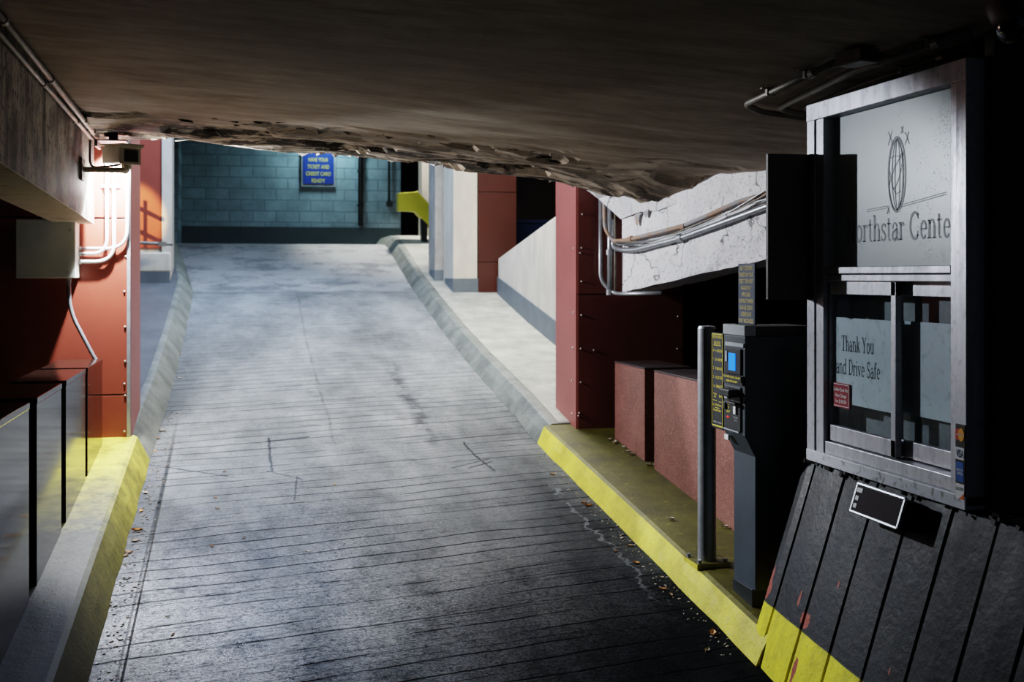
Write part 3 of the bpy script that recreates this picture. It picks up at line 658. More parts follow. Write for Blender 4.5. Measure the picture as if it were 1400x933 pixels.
for (a, b), lb in zip(edges, names):
    t = thing('granite_block', lb, 'stone block', (3.12, (a + b) / 2, zf(a) + .15), 'rust red granite blocks on the yellow kerb')
    M().hull8([(2.945, a, zf(a) + .14), (3.32, a, zf(a) + .14), (3.32, b, zf(b) + .14), (2.945, b, zf(b) + .14)], [(2.945, a, -.70), (3.32, a, -.70), (3.32, b, -.70), (2.945, b, -.70)]).build('body', GRANR, parent=t, bevel=.005)
    M().box(2.943, 3.322, a - .002, b + .002, -.70, -.686).build('top_slab', GRANT, parent=t, bevel=.004)

# junction box
t = thing('junction_box', 'grey square metal junction box mounted on the red panelled wall', 'junction box', (-1.39, 8.99, -.01))
M().box(-1.588, -1.185, 8.89, 9.10, -.012, .413).build('body', BOXG, parent=t, bevel=.004)
M().box(-1.590, -1.183, 8.862, 8.888, -.014, .415).build('cover', BOXG, parent=t, bevel=.005)
for x, y in ((96, 315), (93, 371)):
    p = onY(x, y, 8.86); M().lathe(p, [(.0001, -.012), (.009, -.012), (.011, 0), (.011, .01)], 10, (0, 1, 0)).build('screw', RIV, parent=t)
# conduits on the left wall
def conduit(name, label, cat, pts, r, mat, rad=.06, group=None, straps=(), fit=()):
    path = arc(pts, rad); t = thing(name, label, cat, pts[0], group)
    M().tube(path, r, 10).build('pipe', mat, parent=t, smooth=True)
    for p, d in fit:
        d = Vector(d).normalized(); M().tube([Vector(p) - d * .022, Vector(p) + d * .022], r * 1.35, 10).build('coupling', mat, parent=t)
    for p, a, n in straps:
        a = Vector(a).normalized(); n = Vector(n).normalized(); p = Vector(p)
        M().obox(p + n * r * .3, a * .012, n * (r * 1.25), a.cross(n) * (r * 1.3)).obox(p + n * r * 1.3, a * .012, n * .003, a.cross(n) * (r * 3)).build('strap', mat, parent=t)
    return t
YW = 9.06
J = lambda x, y, Y=YW: onY(x, y, Y)
conduit('conduit', 'white wall conduit farthest from the pillar edge, curving into the junction box', 'conduit', [J(146, 150), J(146, 347), J(103, 347)], .0135, PIPEW, .14, 'white conduits entering the junction box', [(J(146, 254), (0, 0, 1), (0, 1, 0))], [(J(107, 347), (1, 0, 0))])
conduit('conduit', 'middle of the white wall conduits, curving lowest into the junction box', 'conduit', [J(156, 150), J(156, 358), J(103, 358)], .0145, PIPEW, .20, 'white conduits entering the junction box', [(J(156, 254), (0, 0, 1), (0, 1, 0))], [(J(107, 358), (1, 0, 0))])
conduit('conduit', 'white wall conduit nearest the pillar edge, bending in above the other two', 'conduit', [J(174, 150), J(174, 340), J(103, 340)], .012, PIPEW, .15, 'white conduits entering the junction box', (), [(J(107, 340), (1, 0, 0))])
conduit('conduit', 'grey conduit dropping from the junction box down behind the first granite block', 'conduit', [J(94, 378, 8.97), J(95, 425, 8.97), J(127, 486, 8.93), J(136, 500, 8.92), J(136, 560, 8.92)], .015, GALV, .12, None, (), [(J(94, 383, 8.97), (0, 0, 1))])
# conduits in the corner of slab and left beam
def oncorner(x, y): return onX(x, y, -1.045)
def ceilpipe(pts0, lb, r, ft):
    P = pts0; d = (P[1] - P[0])
    conduit('conduit', lb, 'conduit', P, r, PIPED, .03, 'conduits along the left beam', [(P[0].lerp(P[1], k), d, (0, 0, 1)) for k in ft], [(P[0].lerp(P[1], k), d) for k in (.35, .6)])
X1 = -1.02; X2 = -1.052
a = Vector((X1, 3.6, zc(X1, 3.6) - .03)); b = Vector((X1, 8.75, zc(X1, 8.75) - .035))
ceilpipe([a, b], 'upper of two dull conduits where the slab meets the left beam', .017, (.86, .95))
a = Vector((X2, 3.6, zc(X2, 3.6) - .085)); b = Vector((X2, 8.7, zc(X2, 8.7) - .055))
ceilpipe([a, b], 'lower of two dull conduits where the slab meets the left beam', .014, (.85,))

# box security camera on a bent arm
t = thing('security_camera', 'cream box security camera on a bent arm under the slab edge', 'camera', (-1.06, 8.25, .72))
Cx = onY(178, 212, 8.3); ax = Vector((.52, -.854, 0)); sd = Vector((.854, .52, 0)); up = Vector((0, 0, 1)); ax = (ax + up * -.06).normalized()
body_c = Cx - ax * .145
M().obox(body_c, ax * .14, sd * .072, up * .062).build('housing', CREAM, parent=t, bevel=.008)
M().obox(Cx + ax * .001, ax * .004, sd * .078, up * .066).obox(Cx + ax * .01 + up * .058, ax * .02, sd * .082, up * .007).build('front_bezel', CREAM, parent=t, bevel=.004)
M().obox(Cx + ax * .006 + sd * .006 - up * .006, ax * .003, sd * .050, up * .042).build('lens_window', BLK, parent=t)
M().obox(body_c + up * .07 + ax * .02, ax * .17, sd * .085, up * .006).build('sunshield', CREAM, parent=t, bevel=.003)
bt_ = body_c - up * .062 + ax * .09
arm = arc([Vector((-1.06, 8.28, .735)), Vector((bt_.x - .02, 8.28, .735)), Vector((bt_.x, bt_.y, bt_.z - .055)), bt_ - up * .01], .05)
M().tube(arm, .019, 12).build('arm', CREAM, parent=t, smooth=True)
M().lathe(bt_ - up * .035, [(.0001, 0), (.035, 0), (.035, .035), (.0001, .035)], 14).build('swivel', CREAM, parent=t)
M().box(-1.072, -1.052, 8.21, 8.35, .66, .81).build('wall_plate', BEAML, parent=t, bevel=.003)
cb = body_c - ax * .12 - up * .04
M().tube(arc([Vector((-1.03, 8.45, .96)), Vector((-1.03, 8.42, .80)), Vector((-1.0, 8.35, .755)), Vector((-.92, 8.35, .765)), cb + Vector((.06, -.05, -.03)), cb + Vector((.05, -.02, .02))], .07), .008, 8).build('cable', CABLE, parent=t, smooth=True)

t = thing('flood_lamp', 'small dark lamp hood tucked behind the cream security camera', 'lamp', (-.9, 8.7, .97))
M().box(-1.02, -.80, 8.60, 8.82, .972, .982).box(-1.02, -1.0, 8.60, 8.82, .93, .982).build('hood', BLK, parent=t, bevel=.003)
M().box(-.93, -.87, 8.68, 8.74, .982, 1.06).build('stem', BLK, parent=t)
# railing by the second left pillar
t = thing('railing', 'dark low rail crossing in front of the orange lit pillar panel', 'railing', (-1.3, 15.7, .35))
M().tube([onY(185, 332, 15.6), onY(236, 334, 15.6)], .022, 8).build('rail', PIPED, parent=t)
for za, zb_ in ((1.36, 1.20), (1.12, .96), (.88, .74)): M().tube([(-2.2, 15.3, za + .30), (-1.31, 15.3, zb_)], .022, 8).build('rail', PIPED, parent=t)
M().tube([(-1.5, 15.3, -.1), (-1.5, 15.3, 1.4)], .02, 8).build('post', PIPED, parent=t)
M().obox(onY(222, 334, 15.6), (.05, 0, 0), (0, .03, 0), (0, 0, .03)).build('bracket', PIPED, parent=t)

# ================================================================ THE FAR END
t = thing('wall_sign', 'blue sign with yellow capitals on the painted block wall', 'sign', (1.4, 21.45, 1.7))
sx0, sx1, sz0, sz1 = 1.12, 1.685, 1.72, 2.36
M().box(sx0 - .03, sx1 + .04, 21.44, 21.49, sz0 - .05, sz1 + .03).build('frame', GREYI, parent=t)
M().box(sx0, sx1, 21.425, 21.445, sz0, sz1).build('panel', BLUES, parent=t)
m = M()
for i, s in enumerate(('HAVE YOUR', 'TICKET AND', 'CREDIT CARD', 'READY')):
    m = M(); plain_text(m, s, (1.40, 21.42, 2.135 - i * .13), (1, 0, 0), (0, 0, 1), .072, (.36, .40, .46, .25)[i], bold=.015); m.build('text_line', OLIVT, parent=t)
t = thing('wall_pipe', 'long dark pipe down the painted block wall beside the blue sign', 'pipe', (2.18, 21.42, .94))
M().tube([(2.18, 21.43, .95), (2.18, 21.43, 3.8)], .045, 10).build('pipe', BLK, parent=t, smooth=True)
for z in (1.3, 1.95, 2.3): M().tube([(2.18, 21.43, z), (2.18, 21.43, z + .05)], .062, 10).build('collar', BLK, parent=t)
t = thing('wall_pipe', 'short dark pipe ending in a box near the doorway of the block wall', 'pipe', (2.72, 21.42, 1.33))
M().tube([(2.72, 21.44, 1.4), (2.72, 21.44, 3.8)], .022, 8).build('pipe', BLK, parent=t, smooth=True)
M().box(2.67, 2.77, 21.40, 21.48, 1.32, 1.42).build('end_box', BLK, parent=t, bevel=.006)
# yellow barrier: level, then dropping
t = thing('barrier', 'yellow painted barrier beam bending down behind the grey column', 'barrier', (2.9, 19, 1.0))
A_, B_, C_, D_ = onY(545, 264, 18.9), onY(571, 262, 18.9), onY(606, 300, 18.9), onY(606, 330, 18.9)
E_, G_ = onY(568, 289, 18.9), onY(545, 288, 18.9)
M().prism([G_, E_, D_, C_, B_, A_], (0, .28, 0)).build('beam', YELB, parent=t, bevel=.01)
M().prism([B_ + Vector((0, .01, .004)), C_ + Vector((0, .01, .004)), C_ + Vector((0, .01, .02)), B_ + Vector((0, .01, .02))], (0, .27, 0)).build('lit_top_face', COLW, parent=t)  # white layer on the slope: bright light on the yellow top, painted in
M().box(2.95, 3.05, 18.95, 19.1, .5, 1.2).build('post', BLK, parent=t)
# dark blue shape behind the parapet
t = thing('bin', 'dark blue bin glimpsed between the red panel and the sloped parapet', 'bin', (4.6, 17.2, -.3))
M().hull8([(4.0, 16.8, -.3), (5.2, 16.8, -.3), (5.2, 17.6, -.3), (4.0, 17.6, -.3)], [(3.92, 16.72, .80), (5.28, 16.72, .80), (5.28, 17.68, .80), (3.92, 17.68, .80)]).build('body', BLUEB, parent=t, bevel=.01)
M().box(3.9, 5.3, 16.7, 17.7, .80, .86).build('lid', BLUEB, parent=t, bevel=.015)

# ================================================================ CONDUITS ON THE RIGHT BEAM
fY = 9.04
def bpts(lst, off): return [onbeam(x, y, off) for x, y in lst]
t = conduit('conduit', 'slim pale pipe down the red pillar, turning in under the white beam', 'conduit', [onY(821, 262, fY), onY(821, 384, fY), onY(838, 401, 8.98), onbeam(850, 402, .03), onbeam(905, 401, .0)], .017, GALV, .07)
conduit('conduit', 'thick upright pipe at the end of the white beam', 'pipe', [onY(834, 272, 8.99), onY(834, 402, 8.99)], .024, GALV, .02, None, (), [(onY(834, 345, 8.99), (0, 0, 1)), (onY(834, 400, 8.99), (0, 0, 1))])
conduit('conduit', 'thin dark pipe hugging the corner of the white beam', 'pipe', [onY(841, 290, 8.96), onY(841, 398, 8.96)], .010, PIPED, .02)
conduit('conduit', 'rust streaked conduit curving off the pillar and along the white beam', 'conduit', [onY(826, 268, 9.02), onY(827, 312, 9.0), onY(838, 330, 8.97)] + bpts([(856, 329), (900, 318), (935, 309), (975, 292), (1010, 276), (1052, 264), (1100, 250)], .045), .018, RUST, .05, None, (), [(onbeam(934, 310, .045), BMD + Vector((0, 0, .17))), (onbeam(862, 327, .045), BMD + Vector((0, 0, .17)))])
conduit('conduit', 'smooth grey conduit low along the white beam face', 'conduit', [onY(838, 300, 8.985), onY(838, 338, 8.98), onbeam(848, 342, .04)] + bpts([(868, 342), (930, 326), (990, 304), (1052, 281), (1100, 264)], .04), .022, GALV, .05, None, (), [(onbeam(930, 326, .04), BMD + Vector((0, 0, .17)))])
t = thing('cable_bundle', 'loose bundle of thin cables sagging along the white beam', 'cable', onbeam(900, 330, .06))
for k, pts in enumerate((((842, 334), (880, 336), (918, 326), (950, 309), (985, 294), (1020, 280), (1055, 270), (1100, 258)), ((842, 331), (890, 331), (925, 318), (970, 300), (1010, 286), (1055, 262), (1100, 246)), ((845, 336), (900, 327), (940, 316), (968, 304), (1000, 289), (1050, 258), (1100, 240)))):
    M().tube(arc(bpts(pts, .06 + .008 * k), .06), .006, 6).build('cable', (GALV, PIPED, GALV)[k], parent=t, smooth=True)

# ================================================================ BOLLARD, TICKET MACHINE, SIGNS
b0 = Vector((2.575, 6.03, zf(6.03) + .15))
t = thing('bollard', 'tall grey steel bollard on the yellow kerb beside the ticket machine', 'bollard', b0)
M().lathe(b0, [(.0001, .012), (.052, .012), (.052, 1.325), (.047, 1.338), (.0001, 1.342)], 28).build('post', GALV, parent=t, smooth=False)
M().hull8([b0 + Vector((-.1, -.1, -.02)), b0 + Vector((.1, -.1, -.02)), b0 + Vector((.1, .1, -.01)), b0 + Vector((-.1, .1, -.01))], [b0 + Vector((-.1, -.1, .012)), b0 + Vector((.1, -.1, .012)), b0 + Vector((.1, .1, .012)), b0 + Vector((-.1, .1, .012))]).build('base_plate', KERB_R, parent=t)
for i in (-1, 1):
    for j in (-1, 1): M().lathe(b0 + Vector((i * .078, j * .078, .012)), [(.0001, .02), (.012, .02), (.012, 0)], 6).build('bolt', GALV, parent=t)

yA, yB = 5.365, 5.63
zb = zf(5.4) + .14
t = thing('ticket_machine', 'slate grey ticket machine with a lit blue screen on the kerb', 'ticket machine', (2.7, 5.5, zb))
prof = [(2.50, -.307), (2.50, -.815), (2.557, -.925), (2.557, zb + .09), (2.865, zb + .09), (2.865, -.307)]
M().prism([(x, yA, z) for x, z in prof], (0, yB - yA, 0)).build('housing', SLATE, parent=t, bevel=.006)
M().box(2.545, 2.85, yA + .012, yB - .012, zb - .02, zb + .10).build('foot', SLATED, parent=t, bevel=.004)
M().box(2.495, 2.56, yA - .004, yB + .004, -.307, -.252).build('cap', CAPG, parent=t, bevel=.006)
M().box(2.56, 2.87, yA - .006, yB + .006, -.307, -.256).build('lid', SLATED, parent=t, bevel=.004)
M().box(2.494, 2.503, 5.375, 5.60, -.365 - .0, -.345).build('trim', CAPG, parent=t)
# front: y decreases to the viewer's right
def FX(u0, u1, v0, v1, x0=2.488, x1=2.502):   # u from the far edge 0..1, v height eye-relative
    return M().box(x0, x1, yB - (yB - yA) * u1, yB - (yB - yA) * u0, v0, v1)
M()
FX(.14, .88, -.508, -.375).build('display_panel', BLK, parent=t, bevel=.003)
FX(.36, .66, -.490, -.400, 2.484, 2.49).build('screen', SCREEN, parent=t)
FX(.20, .28, -.448, -.392, 2.484, 2.49).build('badge', CAPG, parent=t)
m = M(); plain_text(m, 'PULL TICKET OR INSERT CARD HERE', (2.486, 5.497, -.530), (0, -1, 0), (0, 0, 1), .010, .20, bold=.02); plain_text(m, 'PRESS FOR RECEIPT', (2.486, 5.497, -.552), (0, -1, 0), (0, 0, 1), .010, .14, bold=.02)
FX(.06, .96, -.560, -.513, 2.489, 2.50).build('strip', BLK, parent=t); m.build('strip_lettering', YELT, parent=t)
FX(.10, .86, -.800, -.572, 2.490, 2.503).build('reader_panel', SLATED, parent=t, bevel=.004)
FX(.26, .42, -.640, -.585, 2.470, 2.492).build('intake', CAPG, parent=t, bevel=.004)
FX(.36, .82, -.622, -.583, 2.430, 2.492).build('reader_hood', BLK, parent=t, bevel=.006)
FX(.40, .84, -.665, -.650, 2.462, 2.492).build('ticket_slot', BLK, parent=t, bevel=.003)
FX(.60, .72, -.715, -.672, 2.480, 2.492).build('card_guide', WHT, parent=t, bevel=.003)
FX(.13, .24, -.70, -.66, 2.478, 2.492).build('knob', BLK, parent=t, bevel=.004)
FX(.27, .33, -.742, -.734, 2.486, 2.492).build('indicator', pm('red_indicator', (.8, .02, .01), None, 9, .4, emit=(1, .03, .01), estr=1.2), parent=t)
FX(.10, .82, -.806, -.800, 2.484, 2.494).build('lip', CAPG, parent=t)
m = M()
for i, s in enumerate(('FEE', 'TO', 'AMOUNT')): plain_text(m, s, (2.486, 5.54, -.672 - i * .021), (0, -1, 0), (0, 0, 1), .012, (.03, .02, .045)[i], bold=.02)
m.build('reader_lettering', YELT, parent=t)
m = M(); plain_text(m, 'RECEIPT', (2.486, 5.45, -.735), (0, -1, 0), (0, 0, 1), .008, .055); plain_text(m, 'HERE', (2.486, 5.45, -.75), (0, -1, 0), (0, 0, 1), .008, .03); m.build('small_lettering', CAPG, parent=t)
FX(.10, .28, -.862, -.835, 2.492, 2.502).build('plate', WHT, parent=t)
FX(.92, .97, -.545, -.515, 2.480, 2.502).build('lock', BLK, parent=t)

t = thing('instruction_sign', 'tall navy sign with gold capitals standing on the ticket machine', 'sign', (2.58, 5.51, -.25))
s0, s1 = 5.405, 5.605
M().box(2.572, 2.584, s0, s1, -.252, .067).build('panel', NAVY, parent=t, bevel=.002)
m = M()
LN = ('DAILY CUSTOMERS', 'PLEASE SCAN YOUR', 'TICKET, THEN INSERT', 'VALIDATION IF', 'APPLICABLE', 'CONTRACT PARKERS', 'SCAN QR CODE IF', 'LICENSE PLATE', 'IS NOT RECOGNIZED')
WD = (.155, .165, .175, .125, .105, .175, .155, .125, .175)
for i, s in enumerate(LN): m = M(); plain_text(m, s, (2.570, (s0 + s1) / 2, .033 - i * .0345), (0, -1, 0), (0, 0, 1), .021, WD[i], bold=.012); m.build('text_line', GOLDT, parent=t)
M().box(2.584, 2.60, 5.49, 5.52, -.252, -.05).build('stay', SLATED, parent=t)

t = thing('rate_sign', 'narrow black rate board with yellow border and yellow figures by the bollard', 'sign', (2.5, 5.72, -.82))
r0, r1 = 5.635, 5.785; zt, zl = -.305, -.822; yc = (r0 + r1) / 2
M().box(2.500, 2.512, r0, r1, zl, zt).build('panel', SIGNB, parent=t, bevel=.002)
m = M()
for (a, b, c, d) in ((r0 + .004, r1 - .004, zt - .010, zt - .005), (r0 + .004, r1 - .004, zl + .012, zl + .018), (r0 + .004, r0 + .008, zl + .012, zt - .005), (r1 - .008, r1 - .004, zl + .012, zt - .005)): m.box(2.4975, 2.5, a, b, c, d)
m.build('border', YELT, parent=t)
def tx(s, z, h, w, y=yc, al='CENTER', mt=YELT):
    q = M(); plain_text(q, s, (2.498, y, z), (0, -1, 0), (0, 0, 1), h, w, bold=.004, align=al); q.build('text_line', mt, parent=t)
m = M()
tx('VISITOR PARKING', -.335, .016, .125); tx('DAILY RATES', -.368, .018, .085); M().box(2.4975, 2.4995, yc - .045, yc + .045, -.374, -.371).build('underline', YELT, parent=t)
for i, (p, q) in enumerate((('0 - 1 hr', '$5.00'), ('1 - 2 hr', '$8.00'), ('2 - 3 hr', '$10.00'), ('3 - 12 hr', '$12.00'), ('12 - 24 hr', '$15.00'))):
    tx(p, -.408 - i * .048, .015, None, r1 - .022, 'LEFT'); tx(q, -.408 - i * .048, .015, None, r0 + .012, 'RIGHT')
tx('Weekly', -.640, .010, .045, yc + .03); tx('Rate', -.655, .010, .03, yc + .03); tx('$40', -.65, .014, .035, r0 + .034)
M().box(2.4975, 2.4995, yc + .005, yc + .055, -.672, -.670).build('underline', YELT, parent=t); M().box(2.4975, 2.4995, yc - .055, yc - .02, -.676, -.674).build('underline', YELT, parent=t)
tx('Early Office Parkers', -.700, .013, .115); M().box(2.4975, 2.4995, yc - .03, yc + .03, -.711, -.709).build('underline', YELT, parent=t); tx('Evenings Weekends', -.728, .013, .10)
tx('No Refunds', -.79, .008, .05, yc + .025, mt=WHT); tx('Thank You', -.79, .008, .045, yc - .035, mt=WHT)

# ================================================================ THE BOOTH
bx = lambda z: 2.745 + (z + .916) * .325          # battered face
CH = []
for (px, py, r1, r2) in ((1051, 805, .030, .05), (1056, 788, .012, .05), (1100, 849, .042, .036), (1085, 917, .018, .055), (1093, 819, .009, .035), (1146, 800, .006, .018), (1216, 919, .005, .014)):
    # intersect the view of the chip with the battered face
    a, b, v = ray(px, py); d = (2.745 + .916 * .325) / (a - .325 * v); CH.append((a * d, b * d, v * d, r1, r2))
CHIPS = CH
def onbat(px, py):
    a, b, v = ray(px, py); d = (2.745 + .916 * .325) / (a - .325 * v); return Vector((a * d, b * d, v * d))
h1, h2 = onbat(1043, 820), onbat(1180, 933)
BBASE = booth_base_mat(h1, (h2.z - h1.z) / (h2.y - h1.y))
t = thing('parking_booth', 'parking cashier booth with white framed windows above a sloped black base', 'booth', (3.6, 4.4, -2.0))
zt_, zl_ = -.916, -2.25
tops = [5.2, 5.085, 4.80, 4.525, 4.25, 3.975, 3.70, 3.425, 3.15]
m = M()
for i in range(8):
    a, b = tops[i] - (.007 if i else 0), tops[i + 1] + .007
    rows = []
    for k in range(13):
        z = zl_ + (zt_ - zl_) * k / 12; n1 = .006 * nz(z, i * 3.1, 3)
        dz = .012 * nz(i * 2.3, 5, 3) if k == 12 else 0
        rows.append([(bx(z) + .02, a + n1, z), (bx(z) + .002, a - .004 + n1, z), (bx(z) - .002 + n1 * .4, (a + b) / 2, z + dz), (bx(z) + .002, b + .004 + n1, z), (bx(z) + .02, b + n1, z)])
    m.grid(rows)
    m.grid([[(bx(zt_), a, zt_), (bx(zt_), b, zt_)], [(bx(zt_) + .09, a, zt_ + .02), (bx(zt_) + .09, b, zt_ + .02)]])
m.prism([(bx(zl_) + .012, 5.2, zl_), (bx(zt_) + .012, 5.2, zt_), (4.4, 5.2, zt_), (4.4, 5.2, zl_)], (0, -2.05, 0))
base = m.build('base', BBASE, parent=t)
# tarry rubble along the top of the base
m = M()
for i in range(70):
    Y = random.uniform(3.2, 5.18); p = Vector((random.uniform(2.725, 2.78), Y, -.915 + random.uniform(-.006, .012))); r = random.uniform(.006, .018)
    m.obox(p, Vector((random.uniform(.5, 1), random.uniform(-.5, .5), random.uniform(-.3, .3))) * r, Vector((random.uniform(-.5, .5), 1, .2)) * r, Vector((.1, -.2, .7)) * r)
tag(m.build('rubble_edge', BLK, parent=t), kind='stuff')
# walls and roof of the booth
m = M(); m.box(2.80, 4.4, 3.80, 3.86, -.92, .95); m.box(2.90, 4.4, 5.08, 5.15, -.92, .95); m.box(4.34, 4.4, 3.86, 5.08, -.92, .95); m.box(2.86, 4.34, 3.86, 5.08, .80, .84); m.box(2.95, 4.34, 3.86, 5.08, -.95, -.90)
m.build('shell', DKBROWN, parent=t)
M().box(2.87, 2.88, 3.98, 4.97, -.84, -.03).build('inner_screen', GREYI, parent=t)
# window frame
fr = M().box(2.72, 2.90, 3.86, 3.925, -.89, .83).box(2.728, 2.90, 3.927, 3.972, -.885, .83).build('stile', ALU, parent=t, bevel=.003)
M().box(2.72, 2.90, 5.055, 5.13, -.89, .83).box(2.728, 2.90, 4.98, 5.053, -.885, .83).build('stile', ALU, parent=t, bevel=.003)
M().box(2.7175, 2.90, 3.858, 5.132, .762, .845).build('head_rail', ALU, parent=t, bevel=.003)
M().box(2.726, 2.90, 3.97, 4.98, .012, .044).box(2.735, 2.90, 3.97, 4.98, -.022, .008).build('transom', ALU, parent=t, bevel=.003)
M().box(2.715, 2.90, 3.86, 5.13, -.905, -.850).build('sill', WOODW, parent=t, bevel=.004)
M().box(2.735, 2.90, 3.97, 4.98, -.850, -.792).build('track', ALU, parent=t, bevel=.003)
gp = M().box(2.785, 2.797, 3.96, 4.99, .04, .77).build('frosted_pane', FROST, parent=t)
# lettering and globe mark on the frosted pane
m = M(); R_, U_ = (0, -1, 0), (0, 0, 1)
yL, yR = onX(1157, 331, 2.784).y, onX(1309, 325, 2.784).y
serif_text(m, 'Northstar Center', (2.7838, (yL + yR) / 2 - .002, .158), R_, U_, .116, yL - yR, 1.15)
m.build('lettering', ETCH, parent=gp)
m = M(); gc = Vector((2.7838, onX(1226, 240, 2.784).y, .445)); a_, b_ = .067, .163
pl_ = lambda q: gc + Vector((0, -q.x, q.y))
pen(m, A(0, 0, a_, b_, 0, 360, 40), .010, pl_); pen(m, A(-.004, -.004, a_ * .86, b_ * .93, 0, 360, 40), .004, pl_)
for k in (.62, .28): pen(m, A(.005, 0, a_ * k, b_ * .95, 80, 280, 24), .0055, pl_); pen(m, A(.005, 0, a_ * k, b_ * .95, -80, 80, 24), .0055, pl_)
pen(m, A(-.055, .13, .105, .20, 285, 350, 20), .005, pl_); pen(m, [(-.05, .075), (-.02, .082), (.02, .078), (.048, .09)], .004, pl_); pen(m, [(-.064, -.045), (-.02, .03), (.012, .06), (.05, .085)], .005, pl_); pen(m, [(-.058, .02), (-.035, -.05), (-.005, -.085), (.03, -.075)], .005, pl_)
for (x, y, s) in ((-.052, .165, .028), (.04, .19, .015), (.078, .150, .026), (-.068, -.150, .017)):
    pen(m, [(x - s * .55, y + s), (x + .1 * s, y + .1 * s), (x + s * .6, y - s)], .004, pl_); pen(m, [(x + s * .55, y + s), (x, y), (x - s * .6, y - s * 1.1)], .004, pl_)
for d in (0, .009): pen(m, [(-.155 - .09, -.150 + d), (-.085, -.143 + d)], .0035, pl_); pen(m, [(.045, -.143 + d), (.36, -.112 + d)], .0035, pl_)
m.build('globe_emblem', ETCH, parent=gp)
# sliding sashes
def sash(y0, y1, x, lab):
    s = M().box(x, x + .03, y0, y0 + .036, -.785, -.024).box(x, x + .03, y1 - .022, y1, -.785, -.024).box(x, x + .03, y0, y1, -.785, -.712).box(x, x + .03, y0, y1, -.085, -.024).build('sash', ALU, parent=t, bevel=.002)
    M().add([(x + .014, y0 + .03, -.72), (x + .014, y1 - .018, -.72), (x + .014, y1 - .018, -.08), (x + .014, y0 + .03, -.08)], [(0, 1, 2, 3)]).build('pane', GLASS, parent=s)
    f = M().box(x + .02, x + .023, y0 + .03, y1 - .018, -.600, -.195).build('film', FILM, parent=s)
    return s
s1_ = sash(4.40, 4.985, 2.752, 'far'); s2_ = sash(3.96, 4.48, 2.80, 'near')
m = M(); xx = 2.7712
serif_text(m, 'Thank You', (xx, 4.745, -.352), R_, U_, .072, .285, 1.0); m.build('text_line', INK, parent=s1_); m = M()
serif_text(m, 'and Drive Safe', (xx, 4.745, -.462), R_, U_, .072, .385, 1.0)
m.build('text_line', INK, parent=s1_)
# card strip on the near stile
t2 = thing('card_decal', 'upright strip of payment card marks on the window frame', 'sticker', (2.718, 3.885, -.87))
y0, y1 = 3.863, 3.922
M().box(2.716, 2.7195, y0, y1, -.872, -.575).build('backing', BLK, parent=t2)
def disc(m, y, z, r): m.add([(2.7145, y + r * math.cos(i * math.pi / 12), z + r * 1.35 * math.sin(i * math.pi / 12)) for i in range(24)], [tuple(range(24))])
m = M(); disc(m, 3.906, -.615, .017); m.build('red_disc', pm('red_disc', (.62, .05, .02), None, 9, .5), parent=t2)
m = M(); m.add([(2.7138, 3.884 + .019 * math.cos(i * math.pi / 12), -.615 + .026 * math.sin(i * math.pi / 12)) for i in range(24)], [tuple(range(24))]); m.build('amber_disc', pm('amber_disc', (.85, .40, .02), None, 9, .5), parent=t2)
m = M(); plain_text(m, 'mastercard', (2.7132, 3.893, -.618), R_, U_, .008, .05, bold=.01); m.build('card_lettering', WHT, parent=t2)
M().box(2.7145, 2.716, y0 + .004, y1 - .002, -.712, -.665).build('white_card', WHT, parent=t2)
m = M(); plain_text(m, 'VISA', (2.7138, 3.892, -.703), R_, U_, .030, .046, bold=.02); m.build('card_lettering', pm('navy_ink', (.01, .02, .12), None, 9, .5), parent=t2)
M().box(2.7145, 2.716, y0 + .006, y1 - .006, -.798, -.722).build('blue_card', pm('blue_card', (.01, .12, .42), None, 9, .5), parent=t2)
m = M(); plain_text(m, 'AMERICAN', (2.7138, 3.894, -.757), R_, U_, .010, .042, bold=.01); plain_text(m, 'EXPRESS', (2.7138, 3.890, -.771), R_, U_, .010, .036, bold=.01); m.build('card_lettering', WHT, parent=t2)
M().box(2.7145, 2.716, y0 + .003, y1 - .003, -.866, -.806).build('pale_card', WHT, parent=t2)
m = M(); plain_text(m, 'DISCOVER', (2.7138, 3.893, -.832), R_, U_, .013, .048, bold=.01); m.build('card_lettering', INK, parent=t2)
m = M(); m.add([(2.7136, y0 + .004, -.840), (2.7136, y0 + .004, -.865), (2.7136, y1 - .018, -.865), (2.7136, y0 + .025, -.858)], [(0, 1, 2, 3)]); m.build('orange_corner', pm('orange_corner', (.75, .18, .03), None, 9, .5), parent=t2)
# red notice
t2 = thing('notice', 'small red notice with white lettering stuck low on the sliding window', 'sticker', (2.765, 4.89, -.62))
M().box(2.7635, 2.7655, 4.80, 4.955, -.622, -.506).build('panel', REDN, parent=t2)
m = M()
for a, b, c, d in ((4.806, 4.949, -.514, -.511), (4.806, 4.949, -.617, -.614), (4.806, 4.809, -.617, -.511), (4.946, 4.949, -.617, -.511)): m.box(2.7625, 2.7635, a, b, c, d)
m.build('border', WHT, parent=t2)
m = M()
for i, (s, w) in enumerate((('Cashier Does Not', .135), ('Have Change', .10), ('For $100 Bill', .10))): m = M(); plain_text(m, s, (2.7620, 4.878, -.545 - i * .028), R_, U_, .017, w, bold=.008); m.build('text_line', WHT, parent=t2)
# dark panel fixed edge-on at the far stile
t2 = thing('side_board', 'plain dark board projecting beside the booth window', 'board', (2.6, 5.0, -.11))
M().box(2.49, 2.712, 5.085, 5.11, -.114, .597).build('board', DKBROWN, parent=t2, bevel=.002)
M().box(2.70, 2.7195, 5.06, 5.125, -.114, .597).build('hinge_strip', DKBROWN, parent=t2)
